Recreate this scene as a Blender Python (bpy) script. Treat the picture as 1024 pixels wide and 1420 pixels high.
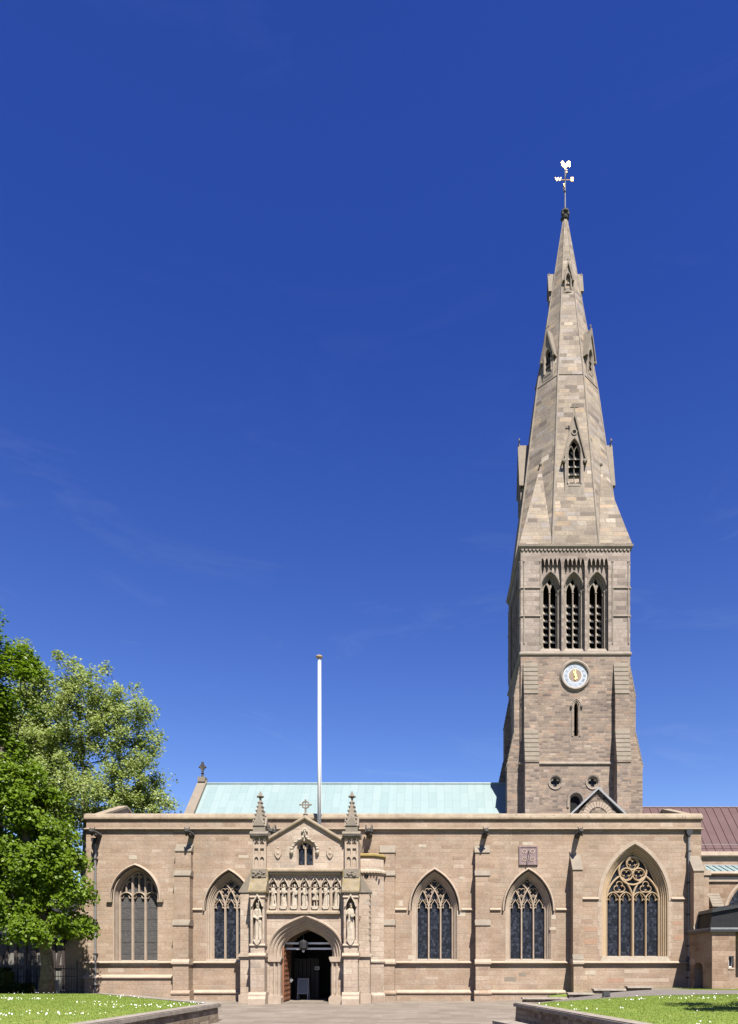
import bpy, math, random
import numpy as np
from mathutils import Vector, Matrix
rad = math.radians
pi = math.pi
sc = bpy.context.scene
for o in list(bpy.data.objects): bpy.data.objects.remove(o)

# ------------------------------------------------------------------ camera
EYE, DIST = 2.12, 40.0
cam_d = bpy.data.cameras.new('camera')
cam = bpy.data.objects.new('camera', cam_d)
sc.collection.objects.link(cam)
cam.location = (0, -DIST, EYE)
cam.rotation_euler = (rad(90), 0, 0)
cam_d.sensor_fit = 'HORIZONTAL'
cam_d.sensor_width = 36
cam_d.lens = 1000 / 1024 * 36
cam_d.shift_x = -82.5 / 1024
cam_d.shift_y = 625 / 1024
cam_d.clip_end = 3000
cam_d.clip_start = 0.5
sc.camera = cam

# ------------------------------------------------------------------ sky and sun
SUN_EL, SUN_AZ = rad(55), rad(160)          # azimuth clockwise from +Y
w = bpy.data.worlds.new('World'); sc.world = w; w.use_nodes = True
nt = w.node_tree; nt.nodes.clear()
N = nt.nodes.new; L = nt.links.new
sky = N('ShaderNodeTexSky'); sky.sky_type = 'NISHITA'; sky.sun_disc = False
sky.sun_elevation = SUN_EL; sky.sun_rotation = SUN_AZ
sky.altitude = 60; sky.air_density = 1.0; sky.dust_density = 0.0; sky.ozone_density = 5.0
hs = N('ShaderNodeHueSaturation'); hs.inputs['Saturation'].default_value = 1.2; hs.inputs['Hue'].default_value = 0.518
hs.inputs['Value'].default_value = 1.05
L(sky.outputs[0], hs.inputs['Color'])
# thin cirrus
tc = N('ShaderNodeTexCoord'); mp = N('ShaderNodeMapping'); mp.inputs['Scale'].default_value = (2.2, 2.2, 9.5); mp.inputs['Rotation'].default_value = (0.2, 0.35, 0.4)
ns = N('ShaderNodeTexNoise'); ns.inputs['Scale'].default_value = 1.6; ns.inputs['Detail'].default_value = 9; ns.inputs['Roughness'].default_value = 0.62; ns.inputs['Distortion'].default_value = 0.9
rp = N('ShaderNodeValToRGB'); rp.color_ramp.elements[0].position = 0.55; rp.color_ramp.elements[1].position = 0.9
rp.color_ramp.elements[0].color = (0, 0, 0, 1); rp.color_ramp.elements[1].color = (0.5, 0.5, 0.5, 1)
mx = N('ShaderNodeMix'); mx.data_type = 'RGBA'
L(tc.outputs['Generated'], mp.inputs[0]); L(mp.outputs[0], ns.inputs['Vector']); L(ns.outputs['Fac'], rp.inputs[0])
sz = N('ShaderNodeSeparateXYZ'); L(tc.outputs['Generated'], sz.inputs[0])
el = N('ShaderNodeValToRGB'); ce = el.color_ramp; ce.elements[0].position = 0.16; ce.elements[0].color = (1.16, 1.06, 1.0, 1); ce.elements[1].position = 0.66; ce.elements[1].color = (0.58, 0.66, 0.96, 1)
L(sz.outputs[2], el.inputs[0])
tn = N('ShaderNodeMix'); tn.data_type = 'RGBA'; tn.blend_type = 'MULTIPLY'; tn.inputs[0].default_value = 1.0
L(hs.outputs[0], tn.inputs[6]); L(el.outputs[0], tn.inputs[7])
lo = N('ShaderNodeMapRange'); lo.inputs[1].default_value = 0.62; lo.inputs[2].default_value = 0.22; lo.inputs[3].default_value = 0.05; lo.inputs[4].default_value = 0.42; L(sz.outputs[2], lo.inputs[0])
cm = N('ShaderNodeMath'); cm.operation = 'MULTIPLY'; L(rp.outputs[0], cm.inputs[0]); L(lo.outputs[0], cm.inputs[1])
L(cm.outputs[0], mx.inputs[0]); L(tn.outputs[2], mx.inputs[6]); mx.inputs[7].default_value = (4.2, 5.0, 6.0, 1)
bg = N('ShaderNodeBackground'); bg.inputs[1].default_value = 0.054
ow = N('ShaderNodeOutputWorld')
L(mx.outputs[2], bg.inputs[0]); L(bg.outputs[0], ow.inputs[0])
sd = bpy.data.lights.new('sun', 'SUN'); sd.energy = 5.0; sd.angle = rad(0.53); sd.color = (1.0, 0.955, 0.88)
sun = bpy.data.objects.new('sun', sd); sc.collection.objects.link(sun)
to_sun = Vector((math.sin(SUN_AZ) * math.cos(SUN_EL), math.cos(SUN_AZ) * math.cos(SUN_EL), math.sin(SUN_EL)))
sun.rotation_euler = to_sun.to_track_quat('Z', 'Y').to_euler(); sun.location = to_sun * 120
sc.view_settings.view_transform = 'Standard'; sc.view_settings.look = 'None'
sc.view_settings.gamma = 1; sc.view_settings.exposure = 1.49
sc.view_settings.use_curve_mapping = False

# ------------------------------------------------------------------ materials
def new_mat(name):
    m = bpy.data.materials.new(name); m.use_nodes = True
    t = m.node_tree; t.nodes.clear()
    out = t.nodes.new('ShaderNodeOutputMaterial'); p = t.nodes.new('ShaderNodeBsdfPrincipled')
    t.links.new(p.outputs[0], out.inputs[0])
    return m, t, p
def math_n(t, op, a, b=None, c=None):
    n = t.nodes.new('ShaderNodeMath'); n.operation = op
    for i, v in enumerate((a, b, c)):
        if v is None: continue
        if isinstance(v, (int, float)): n.inputs[i].default_value = v
        else: t.links.new(v, n.inputs[i])
    return n.outputs[0]
def ramp(t, fac, stops, interp='LINEAR'):
    r = t.nodes.new('ShaderNodeValToRGB'); cr = r.color_ramp; cr.interpolation = interp
    while len(cr.elements) < len(stops): cr.elements.new(0.5)
    for e, (p, c) in zip(cr.elements, stops): e.position = p; e.color = (*c, 1)
    t.links.new(fac, r.inputs[0]); return r.outputs[0]
def noise(t, vec, scale, detail=5, rough=0.6, dist=0):
    n = t.nodes.new('ShaderNodeTexNoise'); n.inputs['Scale'].default_value = scale
    n.inputs['Detail'].default_value = detail; n.inputs['Roughness'].default_value = rough; n.inputs['Distortion'].default_value = dist
    if vec is not None: t.links.new(vec, n.inputs['Vector'])
    return n.outputs['Fac']
def mixc(t, fac, a, b, mode='MIX'):
    n = t.nodes.new('ShaderNodeMix'); n.data_type = 'RGBA'; n.blend_type = mode
    for i, v in ((0, fac), (6, a), (7, b)):
        if isinstance(v, (int, float)): n.inputs[i].default_value = v
        elif isinstance(v, tuple): n.inputs[i].default_value = (*v, 1)
        else: t.links.new(v, n.inputs[i])
    return n.outputs[2]
def wall_uv(t):
    g = t.nodes.new('ShaderNodeNewGeometry')
    cr = t.nodes.new('ShaderNodeVectorMath'); cr.operation = 'CROSS_PRODUCT'; cr.inputs[0].default_value = (0, 0, 1)
    t.links.new(g.outputs['True Normal'], cr.inputs[1])
    nm = t.nodes.new('ShaderNodeVectorMath'); nm.operation = 'NORMALIZE'; t.links.new(cr.outputs[0], nm.inputs[0])
    dt = t.nodes.new('ShaderNodeVectorMath'); dt.operation = 'DOT_PRODUCT'
    t.links.new(nm.outputs[0], dt.inputs[0]); t.links.new(g.outputs['Position'], dt.inputs[1])
    sp = t.nodes.new('ShaderNodeSeparateXYZ'); t.links.new(g.outputs['Position'], sp.inputs[0])
    return dt.outputs['Value'], sp.outputs[2], g.outputs['Position']
def combine(t, x, y, z=0.0):
    c = t.nodes.new('ShaderNodeCombineXYZ')
    for i, v in enumerate((x, y, z)):
        if isinstance(v, (int, float)): c.inputs[i].default_value = v
        else: t.links.new(v, c.inputs[i])
    return c.outputs[0]
def bump(t, p, h, strength=0.4, dist=0.02):
    b = t.nodes.new('ShaderNodeBump'); b.inputs['Strength'].default_value = strength; b.inputs['Distance'].default_value = dist
    t.links.new(h, b.inputs['Height']); t.links.new(b.outputs[0], p.inputs['Normal'])

def ashlar(name, stops, bw, bh, mortar, warp=0.10, wscale=(0.78, 1.12), stain=None, msize=0.014, mfac=0.55, bs=0.5, patch=((0.87, 0.84, 0.81), (1.10, 1.11, 1.13))):
    m, t, p = new_mat(name)
    u, z, pos = wall_uv(t)
    zz = math_n(t, 'ADD', z, math_n(t, 'MULTIPLY', math_n(t, 'SINE', math_n(t, 'MULTIPLY', z, 2.3)), warp))
    row = math_n(t, 'FLOOR', math_n(t, 'DIVIDE', zz, bh))
    wn = t.nodes.new('ShaderNodeTexWhiteNoise'); wn.noise_dimensions = '1D'; t.links.new(row, wn.inputs['W'])
    # each course has its own shift and its own block length
    uu = math_n(t, 'MULTIPLY', math_n(t, 'ADD', u, math_n(t, 'MULTIPLY', wn.outputs[0], 7.0)), math_n(t, 'ADD', 0.75, math_n(t, 'MULTIPLY', wn.outputs[0], 0.6)))
    ed = noise(t, pos, 5.0, 2)
    uu = math_n(t, 'ADD', uu, math_n(t, 'MULTIPLY', ed, 0.05))
    zz2 = math_n(t, 'ADD', zz, math_n(t, 'MULTIPLY', ed, 0.03))
    br = t.nodes.new('ShaderNodeTexBrick'); t.links.new(combine(t, uu, zz2), br.inputs['Vector'])
    br.inputs['Color1'].default_value = (0, 0, 0, 1); br.inputs['Color2'].default_value = (1, 1, 1, 1); br.inputs['Mortar'].default_value = (0.5, 0.5, 0.5, 1)
    br.inputs['Scale'].default_value = 1; br.inputs['Brick Width'].default_value = bw; br.inputs['Row Height'].default_value = bh
    br.inputs['Mortar Size'].default_value = msize; br.inputs['Mortar Smooth'].default_value = 0.4; br.inputs['Bias'].default_value = 0
    col = ramp(t, br.outputs['Color'], stops)
    big = noise(t, pos, 0.35, 6, 0.65)
    pat = noise(t, combine(t, math_n(t, 'MULTIPLY', u, 0.7), math_n(t, 'MULTIPLY', z, 1.6)), 0.8, 5, 0.6)
    col = mixc(t, 1.0, col, ramp(t, pat, [(0.32, patch[0]), (0.68, patch[1])]), 'MULTIPLY')
    col = mixc(t, 1.0, col, ramp(t, big, [(0.3, (wscale[0],) * 3), (0.7, (wscale[1],) * 3)]), 'MULTIPLY')
    fine = noise(t, pos, 9, 8, 0.7)
    col = mixc(t, 1.0, col, ramp(t, fine, [(0.25, (0.72, 0.71, 0.70)), (0.75, (1.2, 1.2, 1.2))]), 'MULTIPLY')
    if stain:
        st = noise(t, combine(t, math_n(t, 'MULTIPLY', u, 1.6), math_n(t, 'MULTIPLY', z, 0.35)), 1.3, 7, 0.7)
        col = mixc(t, ramp(t, st, [(0.52, (0, 0, 0)), (0.75, (stain[1],) * 3)]), col, stain[0])
    col = mixc(t, math_n(t, 'MULTIPLY', br.outputs['Fac'], mfac), col, mortar)
    t.links.new(col, p.inputs['Base Color']); p.inputs['Roughness'].default_value = 0.92; p.inputs['Specular IOR Level'].default_value = 0.2
    h = math_n(t, 'ADD', math_n(t, 'MULTIPLY', math_n(t, 'SUBTRACT', 1.0, br.outputs['Fac']), 0.6), math_n(t, 'ADD', math_n(t, 'MULTIPLY', fine, 0.9), math_n(t, 'MULTIPLY', br.outputs['Color'], 0.35)))
    bump(t, p, h, bs, 0.03)
    return m
def plain(name, c1, c2, scale=3, rough=0.9, bscale=14, bs=0.4, spots=None, metal=0.0, spec=0.25):
    m, t, p = new_mat(name)
    g = t.nodes.new('ShaderNodeNewGeometry'); pos = g.outputs['Position']
    n = noise(t, pos, scale, 8, 0.68)
    col = ramp(t, n, [(0.3, c1), (0.7, c2)])
    if spots:
        s = noise(t, pos, spots[0], 6, 0.7)
        col = mixc(t, ramp(t, s, [(spots[1], (0, 0, 0)), (spots[1] + 0.08, (1, 1, 1))]), col, spots[2])
    t.links.new(col, p.inputs['Base Color']); p.inputs['Roughness'].default_value = rough
    p.inputs['Metallic'].default_value = metal; p.inputs['Specular IOR Level'].default_value = spec
    if bs: bump(t, p, noise(t, pos, bscale, 6, 0.7), bs, 0.02)
    return m

PINK = [(0.0, (0.2422, 0.1760, 0.1249)), (0.15, (0.2516, 0.1863, 0.1348)), (0.5, (0.2592, 0.1942, 0.1424)), (0.8, (0.2651, 0.2019, 0.1483)), (0.93, (0.2733, 0.2116, 0.1581)), (0.97, (0.2499, 0.2000, 0.1522)), (1.0, (0.3002, 0.2435, 0.1872))]
M = {}
M['wall'] = ashlar('pink_sandstone_ashlar', [(0, (0.2062, 0.1490, 0.1070)), (0.04, (0.2330, 0.1687, 0.1215))] + [(0.08 + p_ * 0.84, c_) for p_, c_ in PINK[1:-2]] + [(0.94, (0.2464, 0.1930, 0.1481)), (0.965, (0.2766, 0.2095, 0.1544)), (1.0, (0.3167, 0.2522, 0.1936))], 0.62, 0.235, (0.2464, 0.1794, 0.1300), warp=0.06, stain=((0.150, 0.113, 0.088), 0.6), mfac=0.6, msize=0.012)
M['porch'] = ashlar('cream_sandstone_ashlar', [(0, (0.2613, 0.1941, 0.1457)), (0.2, (0.2998, 0.2346, 0.1808)), (0.7, (0.3276, 0.2631, 0.2062)), (0.9, (0.3444, 0.2855, 0.2264)), (1, (0.2503, 0.2061, 0.1658))], 0.75, 0.30, (0.2335, 0.1828, 0.1457), warp=0.05, mfac=0.45, stain=((0.185, 0.150, 0.118), 0.55))
M['tower'] = ashlar('grey_tan_tower_stone', [(0, (0.1154, 0.0951, 0.0803)), (0.14, (0.1491, 0.1201, 0.0995)), (0.4, (0.1921, 0.1535, 0.1240)), (0.62, (0.2148, 0.1705, 0.1349)), (0.85, (0.2443, 0.1930, 0.1510)), (0.95, (0.2259, 0.1565, 0.1157)), (1.0, (0.2996, 0.2479, 0.2058))], 0.46, 0.165, (0.2013, 0.1626, 0.1349), warp=0.10, stain=((0.0985, 0.0820, 0.0759), 0.6), mfac=0.55, msize=0.013, patch=((0.84, 0.83, 0.85), (1.14, 1.11, 1.06)))
M['belfry'] = ashlar('belfry_stone', [(0, (0.1427, 0.1163, 0.1007)), (0.3, (0.1903, 0.1552, 0.1319)), (0.7, (0.2269, 0.1889, 0.1607)), (1.0, (0.2645, 0.2226, 0.1903))], 0.8, 0.27, (0.2380, 0.2020, 0.1740), warp=0.05, stain=((0.1319, 0.1139, 0.1061), 0.4), mfac=0.5)
M['spire'] = ashlar('spire_stone', [(0, (0.1231, 0.1027, 0.0870)), (0.12, (0.1766, 0.1466, 0.1198)), (0.45, (0.2140, 0.1787, 0.1446)), (0.75, (0.2515, 0.2108, 0.1672)), (0.9, (0.2193, 0.1958, 0.1865)), (0.96, (0.2675, 0.2033, 0.1412)), (1.0, (0.3852, 0.3317, 0.2825))], 0.8, 0.31, (0.1605, 0.1338, 0.1130), warp=0.08, stain=((0.1124, 0.0942, 0.0825), 0.55), mfac=0.4, patch=((0.82, 0.82, 0.84), (1.15, 1.13, 1.05)))
M['dress'] = plain('dressed_sandstone', (0.2366, 0.1793, 0.1334), (0.3079, 0.2478, 0.1920), 2.5)
M['towerdress'] = plain('tower_dressed_stone', (0.1470, 0.1245, 0.1020), (0.2340, 0.1958, 0.1575), 2.2)
M['yellow'] = plain('ochre_dressed_stone', (0.2700, 0.1920, 0.1140), (0.3225, 0.2445, 0.1613), 1.8)
M['coping'] = plain('weathered_coping', (0.1470, 0.1132, 0.0810), (0.2550, 0.2063, 0.1470), 1.6, spots=(5, 0.60, (0.0788, 0.0638, 0.0518)))
M['lichen'] = plain('lichened_slope', (0.1080, 0.0885, 0.0592), (0.2063, 0.1673, 0.1080), 2.5, spots=(3, 0.56, (0.1770, 0.1327, 0.0292)))
M['yelichen'] = plain('yellow_lichen_stone', (0.1950, 0.1425, 0.0435), (0.2385, 0.1822, 0.0743), 3, spots=(5, 0.6, (0.0690, 0.0562, 0.0435)))
M['weather'] = plain('grey_weathering', (0.1312, 0.1102, 0.0864), (0.1809, 0.1516, 0.1176), 2.2)
M['pinkblock'] = plain('pink_orange_block', (0.22, 0.135, 0.09), (0.27, 0.175, 0.12), 4)
M['statue'] = plain('pale_carved_stone', (0.2602, 0.2130, 0.1613), (0.3503, 0.3030, 0.2415), 5, spots=(9, 0.66, (0.0945, 0.0735, 0.0540)))
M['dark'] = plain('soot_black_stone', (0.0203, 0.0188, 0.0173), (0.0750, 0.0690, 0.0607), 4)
M['iron'] = plain('dark_iron', (0.0105, 0.0105, 0.0112), (0.0203, 0.0203, 0.0210), 6, rough=0.5, bs=0.1, spec=0.5)
M['pipe'] = plain('grey_painted_iron', (0.0983, 0.0953, 0.0922), (0.1500, 0.1470, 0.1447), 6, rough=0.5, bs=0.1, spec=0.5)
M['white'] = plain('white_paint', (0.52, 0.515, 0.50), (0.60, 0.595, 0.58), 3, rough=0.45, bs=0.05, spec=0.5)
M['gold'] = plain('gilded_metal', (0.62, 0.42, 0.15), (0.72, 0.52, 0.22), 5, rough=0.5, bs=0.05, metal=0.9)
M['louvre'] = plain('pale_stone_louvre', (0.2310, 0.1965, 0.1620), (0.3180, 0.2775, 0.2310), 5)
M['void'] = plain('opening_shade_black', (0.0045, 0.0045, 0.0053), (0.0090, 0.0090, 0.0090), 4, bs=0.1)  # near-black surfaces painted in as the shade inside openings
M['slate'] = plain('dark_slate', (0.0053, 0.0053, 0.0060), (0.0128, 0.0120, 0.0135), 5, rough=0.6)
M['purple'] = plain('purple_sundial_stone', (0.1357, 0.0953, 0.0983), (0.2078, 0.1560, 0.1530), 6)
M['lead'] = plain('sheet_lead', (0.1155, 0.1185, 0.1215), (0.1905, 0.1935, 0.1965), 2, rough=0.55, bs=0.15)
M['verge'] = plain('pale_lead_verge', (0.1792, 0.1792, 0.1822), (0.2363, 0.2363, 0.2400), 3, rough=0.6, bs=0.1)
M['asoil'] = plain('grave_slab_stone', (0.1155, 0.0953, 0.0780), (0.2310, 0.1995, 0.1620), 3, spots=(7, 0.62, (0.0577, 0.0488, 0.0405)))
M['kerb'] = plain('low_wall_coping', (0.1387, 0.1155, 0.0953), (0.2543, 0.2198, 0.1845), 4, spots=(10, 0.6, (0.0577, 0.0488, 0.0435)))
M['lowwall'] = ashlar('rough_wall_stone', [(0, (0.1268, 0.0953, 0.0668)), (0.5, (0.2078, 0.1620, 0.1155)), (1, (0.2715, 0.2198, 0.1620))], 0.42, 0.17, (0.1268, 0.0983, 0.0750), warp=0.05, stain=((0.0405, 0.0345, 0.0292), 0.7), mfac=0.6, bs=0.9)
M['stripbrick'] = ashlar('dark_course_rubble', [(0, (0.0345, 0.0292, 0.0240)), (0.4, (0.0983, 0.0780, 0.0607)), (1, (0.2310, 0.1845, 0.1387))], 0.45, 0.16, (0.2078, 0.1673, 0.1268), warp=0.03, mfac=0.8)
M['vestry'] = ashlar('vestry_sandstone', [(0, (0.1830, 0.1215, 0.0818)), (0.5, (0.2340, 0.1650, 0.1140)), (1, (0.2692, 0.1980, 0.1417))], 0.7, 0.30, (0.2340, 0.1777, 0.1320), warp=0.04, stain=((0.1522, 0.1170, 0.0863), 0.4))

def glass_mat(name, cols, bw, bh, lead, rough=0.35, mort=0.008):
    m, t, p = new_mat(name)
    u, z, pos = wall_uv(t)
    br = t.nodes.new('ShaderNodeTexBrick'); t.links.new(combine(t, u, z), br.inputs['Vector'])
    br.inputs['Color1'].default_value = (0, 0, 0, 1); br.inputs['Color2'].default_value = (1, 1, 1, 1); br.inputs['Mortar'].default_value = (0, 0, 0, 1)
    br.inputs['Scale'].default_value = 1; br.inputs['Brick Width'].default_value = bw; br.inputs['Row Height'].default_value = bh; br.inputs['Mortar Size'].default_value = mort
    n = noise(t, pos, 5.5, 4, 0.7)
    v = math_n(t, 'ADD', math_n(t, 'MULTIPLY', br.outputs['Color'], 0.55), math_n(t, 'MULTIPLY', n, 0.5))
    col = ramp(t, v, cols)
    # horizontal saddle bars
    sb = math_n(t, 'LESS_THAN', math_n(t, 'FRACT', math_n(t, 'MULTIPLY', z, 1.55)), 0.06)
    col = mixc(t, math_n(t, 'MULTIPLY', br.outputs['Fac'], 0.8), col, lead)
    col = mixc(t, math_n(t, 'MULTIPLY', sb, 0.8), col, (0.012, 0.012, 0.015))
    t.links.new(col, p.inputs['Base Color']); p.inputs['Roughness'].default_value = rough; p.inputs['Specular IOR Level'].default_value = 0.2
    bump(t, p, math_n(t, 'ADD', v, n), 0.6, 0.03)
    return m
M['glass'] = glass_mat('leaded_glass', [(0.1, (0.004, 0.005, 0.008)), (0.45, (0.009, 0.011, 0.017)), (0.65, (0.018, 0.022, 0.033)), (0.82, (0.036, 0.040, 0.052)), (1.0, (0.03, 0.018, 0.02))], 0.13, 0.16, (0.016, 0.016, 0.018))
M['meshglass'] = glass_mat('wire_guarded_glass', [(0.1, (0.0292, 0.0263, 0.0263)), (0.6, (0.0488, 0.0465, 0.0465)), (1.0, (0.0750, 0.0690, 0.0668))], 0.09, 0.12, (0.0863, 0.0810, 0.0780), rough=0.6, mort=0.012)

# copper roofs
def roof_mat(name, cols, bw, bh, seam, rough=0.5, mort=0.012, mf=0.6):
    m, t, p = new_mat(name)
    g = t.nodes.new('ShaderNodeNewGeometry'); pos = g.outputs['Position']
    sp = t.nodes.new('ShaderNodeSeparateXYZ'); t.links.new(pos, sp.inputs[0])
    br = t.nodes.new('ShaderNodeTexBrick'); t.links.new(combine(t, sp.outputs[2], sp.outputs[0]), br.inputs['Vector'])
    br.inputs['Color1'].default_value = (0, 0, 0, 1); br.inputs['Color2'].default_value = (1, 1, 1, 1); br.inputs['Mortar'].default_value = (0.5, 0.5, 0.5, 1)
    br.inputs['Scale'].default_value = 1; br.inputs['Brick Width'].default_value = bw; br.inputs['Row Height'].default_value = bh; br.inputs['Mortar Size'].default_value = mort; br.inputs['Mortar Smooth'].default_value = 0.2
    n = noise(t, pos, 0.8, 6, 0.65)
    sk = noise(t, combine(t, math_n(t, 'MULTIPLY', sp.outputs[0], 3.2), math_n(t, 'MULTIPLY', sp.outputs[2], 0.35)), 1.0, 7, 0.7)
    v = math_n(t, 'ADD', math_n(t, 'MULTIPLY', br.outputs['Color'], 0.35), math_n(t, 'ADD', math_n(t, 'MULTIPLY', n, 0.2), math_n(t, 'MULTIPLY', sk, 0.5)))
    col = mixc(t, math_n(t, 'MULTIPLY', br.outputs['Fac'], mf), ramp(t, v, cols), seam)
    t.links.new(col, p.inputs['Base Color']); p.inputs['Roughness'].default_value = rough; p.inputs['Specular IOR Level'].default_value = 0.3
    bump(t, p, math_n(t, 'ADD', br.outputs['Fac'], math_n(t, 'MULTIPLY', n, 0.4)), 0.4, 0.03)
    return m
M['copper'] = roof_mat('verdigris_copper', [(0.2, (0.142, 0.192, 0.190)), (0.5, (0.158, 0.208, 0.206)), (0.8, (0.180, 0.228, 0.224))], 1.35, 0.56, (0.115, 0.158, 0.16))
M['redmetal'] = plain('red_brown_sheet_metal', (0.0588, 0.0300, 0.0288), (0.0768, 0.0432, 0.0408), 0.7, rough=0.5, bs=0.05)

# paving, grass
def paving_mat():
    m, t, p = new_mat('stone_paving')
    g = t.nodes.new('ShaderNodeNewGeometry'); pos = g.outputs['Position']
    sp = t.nodes.new('ShaderNodeSeparateXYZ'); t.links.new(pos, sp.inputs[0])
    br = t.nodes.new('ShaderNodeTexBrick'); t.links.new(combine(t, sp.outputs[0], sp.outputs[1]), br.inputs['Vector'])
    br.inputs['Color1'].default_value = (0, 0, 0, 1); br.inputs['Color2'].default_value = (1, 1, 1, 1); br.inputs['Mortar'].default_value = (0.3, 0.3, 0.3, 1)
    br.inputs['Scale'].default_value = 1; br.inputs['Brick Width'].default_value = 0.9; br.inputs['Row Height'].default_value = 0.62; br.inputs['Mortar Size'].default_value = 0.012
    n = noise(t, pos, 0.6, 7, 0.7); f = noise(t, pos, 14, 6, 0.7)
    col = ramp(t, br.outputs['Color'], [(0, (0.138, 0.114, 0.092)), (0.6, (0.16, 0.134, 0.108)), (1, (0.183, 0.155, 0.127))])
    col = mixc(t, 1.0, col, ramp(t, n, [(0.3, (0.80, 0.79, 0.78)), (0.7, (1.1, 1.1, 1.1))]), 'MULTIPLY')
    col = mixc(t, 1.0, col, ramp(t, f, [(0.3, (0.85,) * 3), (0.7, (1.1,) * 3)]), 'MULTIPLY')
    col = mixc(t, math_n(t, 'MULTIPLY', br.outputs['Fac'], 0.7), col, (0.15, 0.125, 0.10))
    t.links.new(col, p.inputs['Base Color']); p.inputs['Roughness'].default_value = 0.9; p.inputs['Specular IOR Level'].default_value = 0.2
    bump(t, p, math_n(t, 'ADD', math_n(t, 'SUBTRACT', 1.0, br.outputs['Fac']), f), 0.4, 0.015)
    return m
M['paving'] = paving_mat()
M['path'] = plain('tarmac_path', (0.0968, 0.0855, 0.0765), (0.1432, 0.1268, 0.1132), 1.5, bscale=60)
M['soil'] = plain('lawn_base', (0.0899, 0.1281, 0.0165), (0.1367, 0.1717, 0.0292), 0.8, bscale=25, spots=(0.9, 0.62, (0.1806, 0.1603, 0.0487)))
M['far'] = plain('far_ground', (0.0405, 0.0518, 0.0173), (0.0690, 0.0750, 0.0345), 0.1)
def leaf_mat(name, stops, trans=0.4, nscale=3.0):
    m = bpy.data.materials.new(name); m.use_nodes = True; t = m.node_tree; t.nodes.clear()
    out = t.nodes.new('ShaderNodeOutputMaterial')
    g = t.nodes.new('ShaderNodeNewGeometry')
    v = math_n(t, 'ADD', math_n(t, 'MULTIPLY', noise(t, g.outputs['Position'], nscale, 3), 0.6), math_n(t, 'MULTIPLY', g.outputs['Random Per Island'], 0.4))
    col = ramp(t, v, stops)
    d = t.nodes.new('ShaderNodeBsdfDiffuse'); tr = t.nodes.new('ShaderNodeBsdfTranslucent'); gl = t.nodes.new('ShaderNodeBsdfGlossy'); gl.inputs['Roughness'].default_value = 0.38
    t.links.new(col, d.inputs[0]); t.links.new(mixc(t, 1.0, col, (1.1, 1.25, 0.55), 'MULTIPLY'), tr.inputs[0])
    a = t.nodes.new('ShaderNodeMixShader'); a.inputs[0].default_value = trans; t.links.new(d.outputs[0], a.inputs[1]); t.links.new(tr.outputs[0], a.inputs[2])
    b = t.nodes.new('ShaderNodeMixShader'); b.inputs[0].default_value = 0.012; t.links.new(a.outputs[0], b.inputs[1]); t.links.new(gl.outputs[0], b.inputs[2])
    t.links.new(b.outputs[0], out.inputs[0]); return m
M['maple'] = leaf_mat('maple_leaf', [(0.25, (0.0518, 0.0892, 0.0045)), (0.5, (0.0983, 0.1530, 0.0090)), (0.8, (0.1560, 0.2137, 0.0203))], 0.42)
M['plane'] = leaf_mat('plane_leaf', [(0.25, (0.1756, 0.2135, 0.0648)), (0.5, (0.2358, 0.2760, 0.0920)), (0.8, (0.2959, 0.3281, 0.1358))], 0.45)
M['hedge'] = leaf_mat('yew_leaf', [(0.3, (0.0067, 0.0142, 0.0037)), (0.7, (0.0173, 0.0315, 0.0067))], 0.2)
M['blade'] = leaf_mat('grass_blade', [(0.25, (0.0937, 0.1498, 0.0173)), (0.55, (0.1367, 0.2011, 0.0263)), (0.8, (0.2022, 0.2192, 0.0577))], 0.45, 0.9)
M['daisy'] = plain('daisy_white', (0.78, 0.78, 0.76), (0.84, 0.84, 0.82), 9, bs=0)
M['bark'] = plain('grey_brown_bark', (0.0405, 0.0315, 0.0240), (0.1155, 0.0953, 0.0750), 6, bscale=18, bs=0.8)
M['planebark'] = plain('mottled_plane_bark', (0.0405, 0.0345, 0.0263), (0.1155, 0.1043, 0.0750), 5)
def wood_mat(name, a, b, sc_=8):
    m, t, p = new_mat(name)
    g = t.nodes.new('ShaderNodeNewGeometry'); mp = t.nodes.new('ShaderNodeMapping'); mp.inputs['Scale'].default_value = (sc_, sc_, 0.6)
    t.links.new(g.outputs['Position'], mp.inputs[0]); n = noise(t, mp.outputs[0], 1.5, 6, 0.6)
    t.links.new(ramp(t, n, [(0.3, a), (0.7, b)]), p.inputs['Base Color']); p.inputs['Roughness'].default_value = 0.6; bump(t, p, n, 0.3, 0.01)
    return m
M['doorwood'] = wood_mat('red_brown_door_wood', (0.1155, 0.0435, 0.0203), (0.1965, 0.0810, 0.0375))
M['darkwood'] = wood_mat('dark_oak', (0.0173, 0.0112, 0.0090), (0.0405, 0.0292, 0.0232))
M['plaster'] = plain('limewashed_plaster', (0.1155, 0.1087, 0.0945), (0.1432, 0.1365, 0.1200), 3)  # toned down so the colour carries the shade on the hall
M['boardblue'] = plain('grey_blue_board_sheet', (0.1733, 0.1905, 0.2310), (0.2137, 0.2310, 0.2655), 2, bs=0)
M['alu'] = plain('grey_aluminium_frame', (0.2888, 0.2888, 0.2948), (0.3465, 0.3465, 0.3525), 3, rough=0.4, bs=0)
M['paper'] = plain('white_notice_paper', (0.5400, 0.5400, 0.5250), (0.6000, 0.6000, 0.5850), 3, bs=0)
M['ink'] = plain('dark_ink', (0.0173, 0.0173, 0.0203), (0.0292, 0.0292, 0.0292), 3, bs=0)
M['rust'] = plain('rusty_iron', (0.0690, 0.0292, 0.0173), (0.1268, 0.0518, 0.0263), 8)
M['dialblue'] = plain('pale_blue_dial', (0.235, 0.265, 0.31), (0.28, 0.31, 0.355), 3, rough=0.5, bs=0)
M['dialwhite'] = plain('white_dial', (0.3300, 0.3375, 0.3450), (0.3600, 0.3675, 0.3750), 3, rough=0.5, bs=0)
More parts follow.
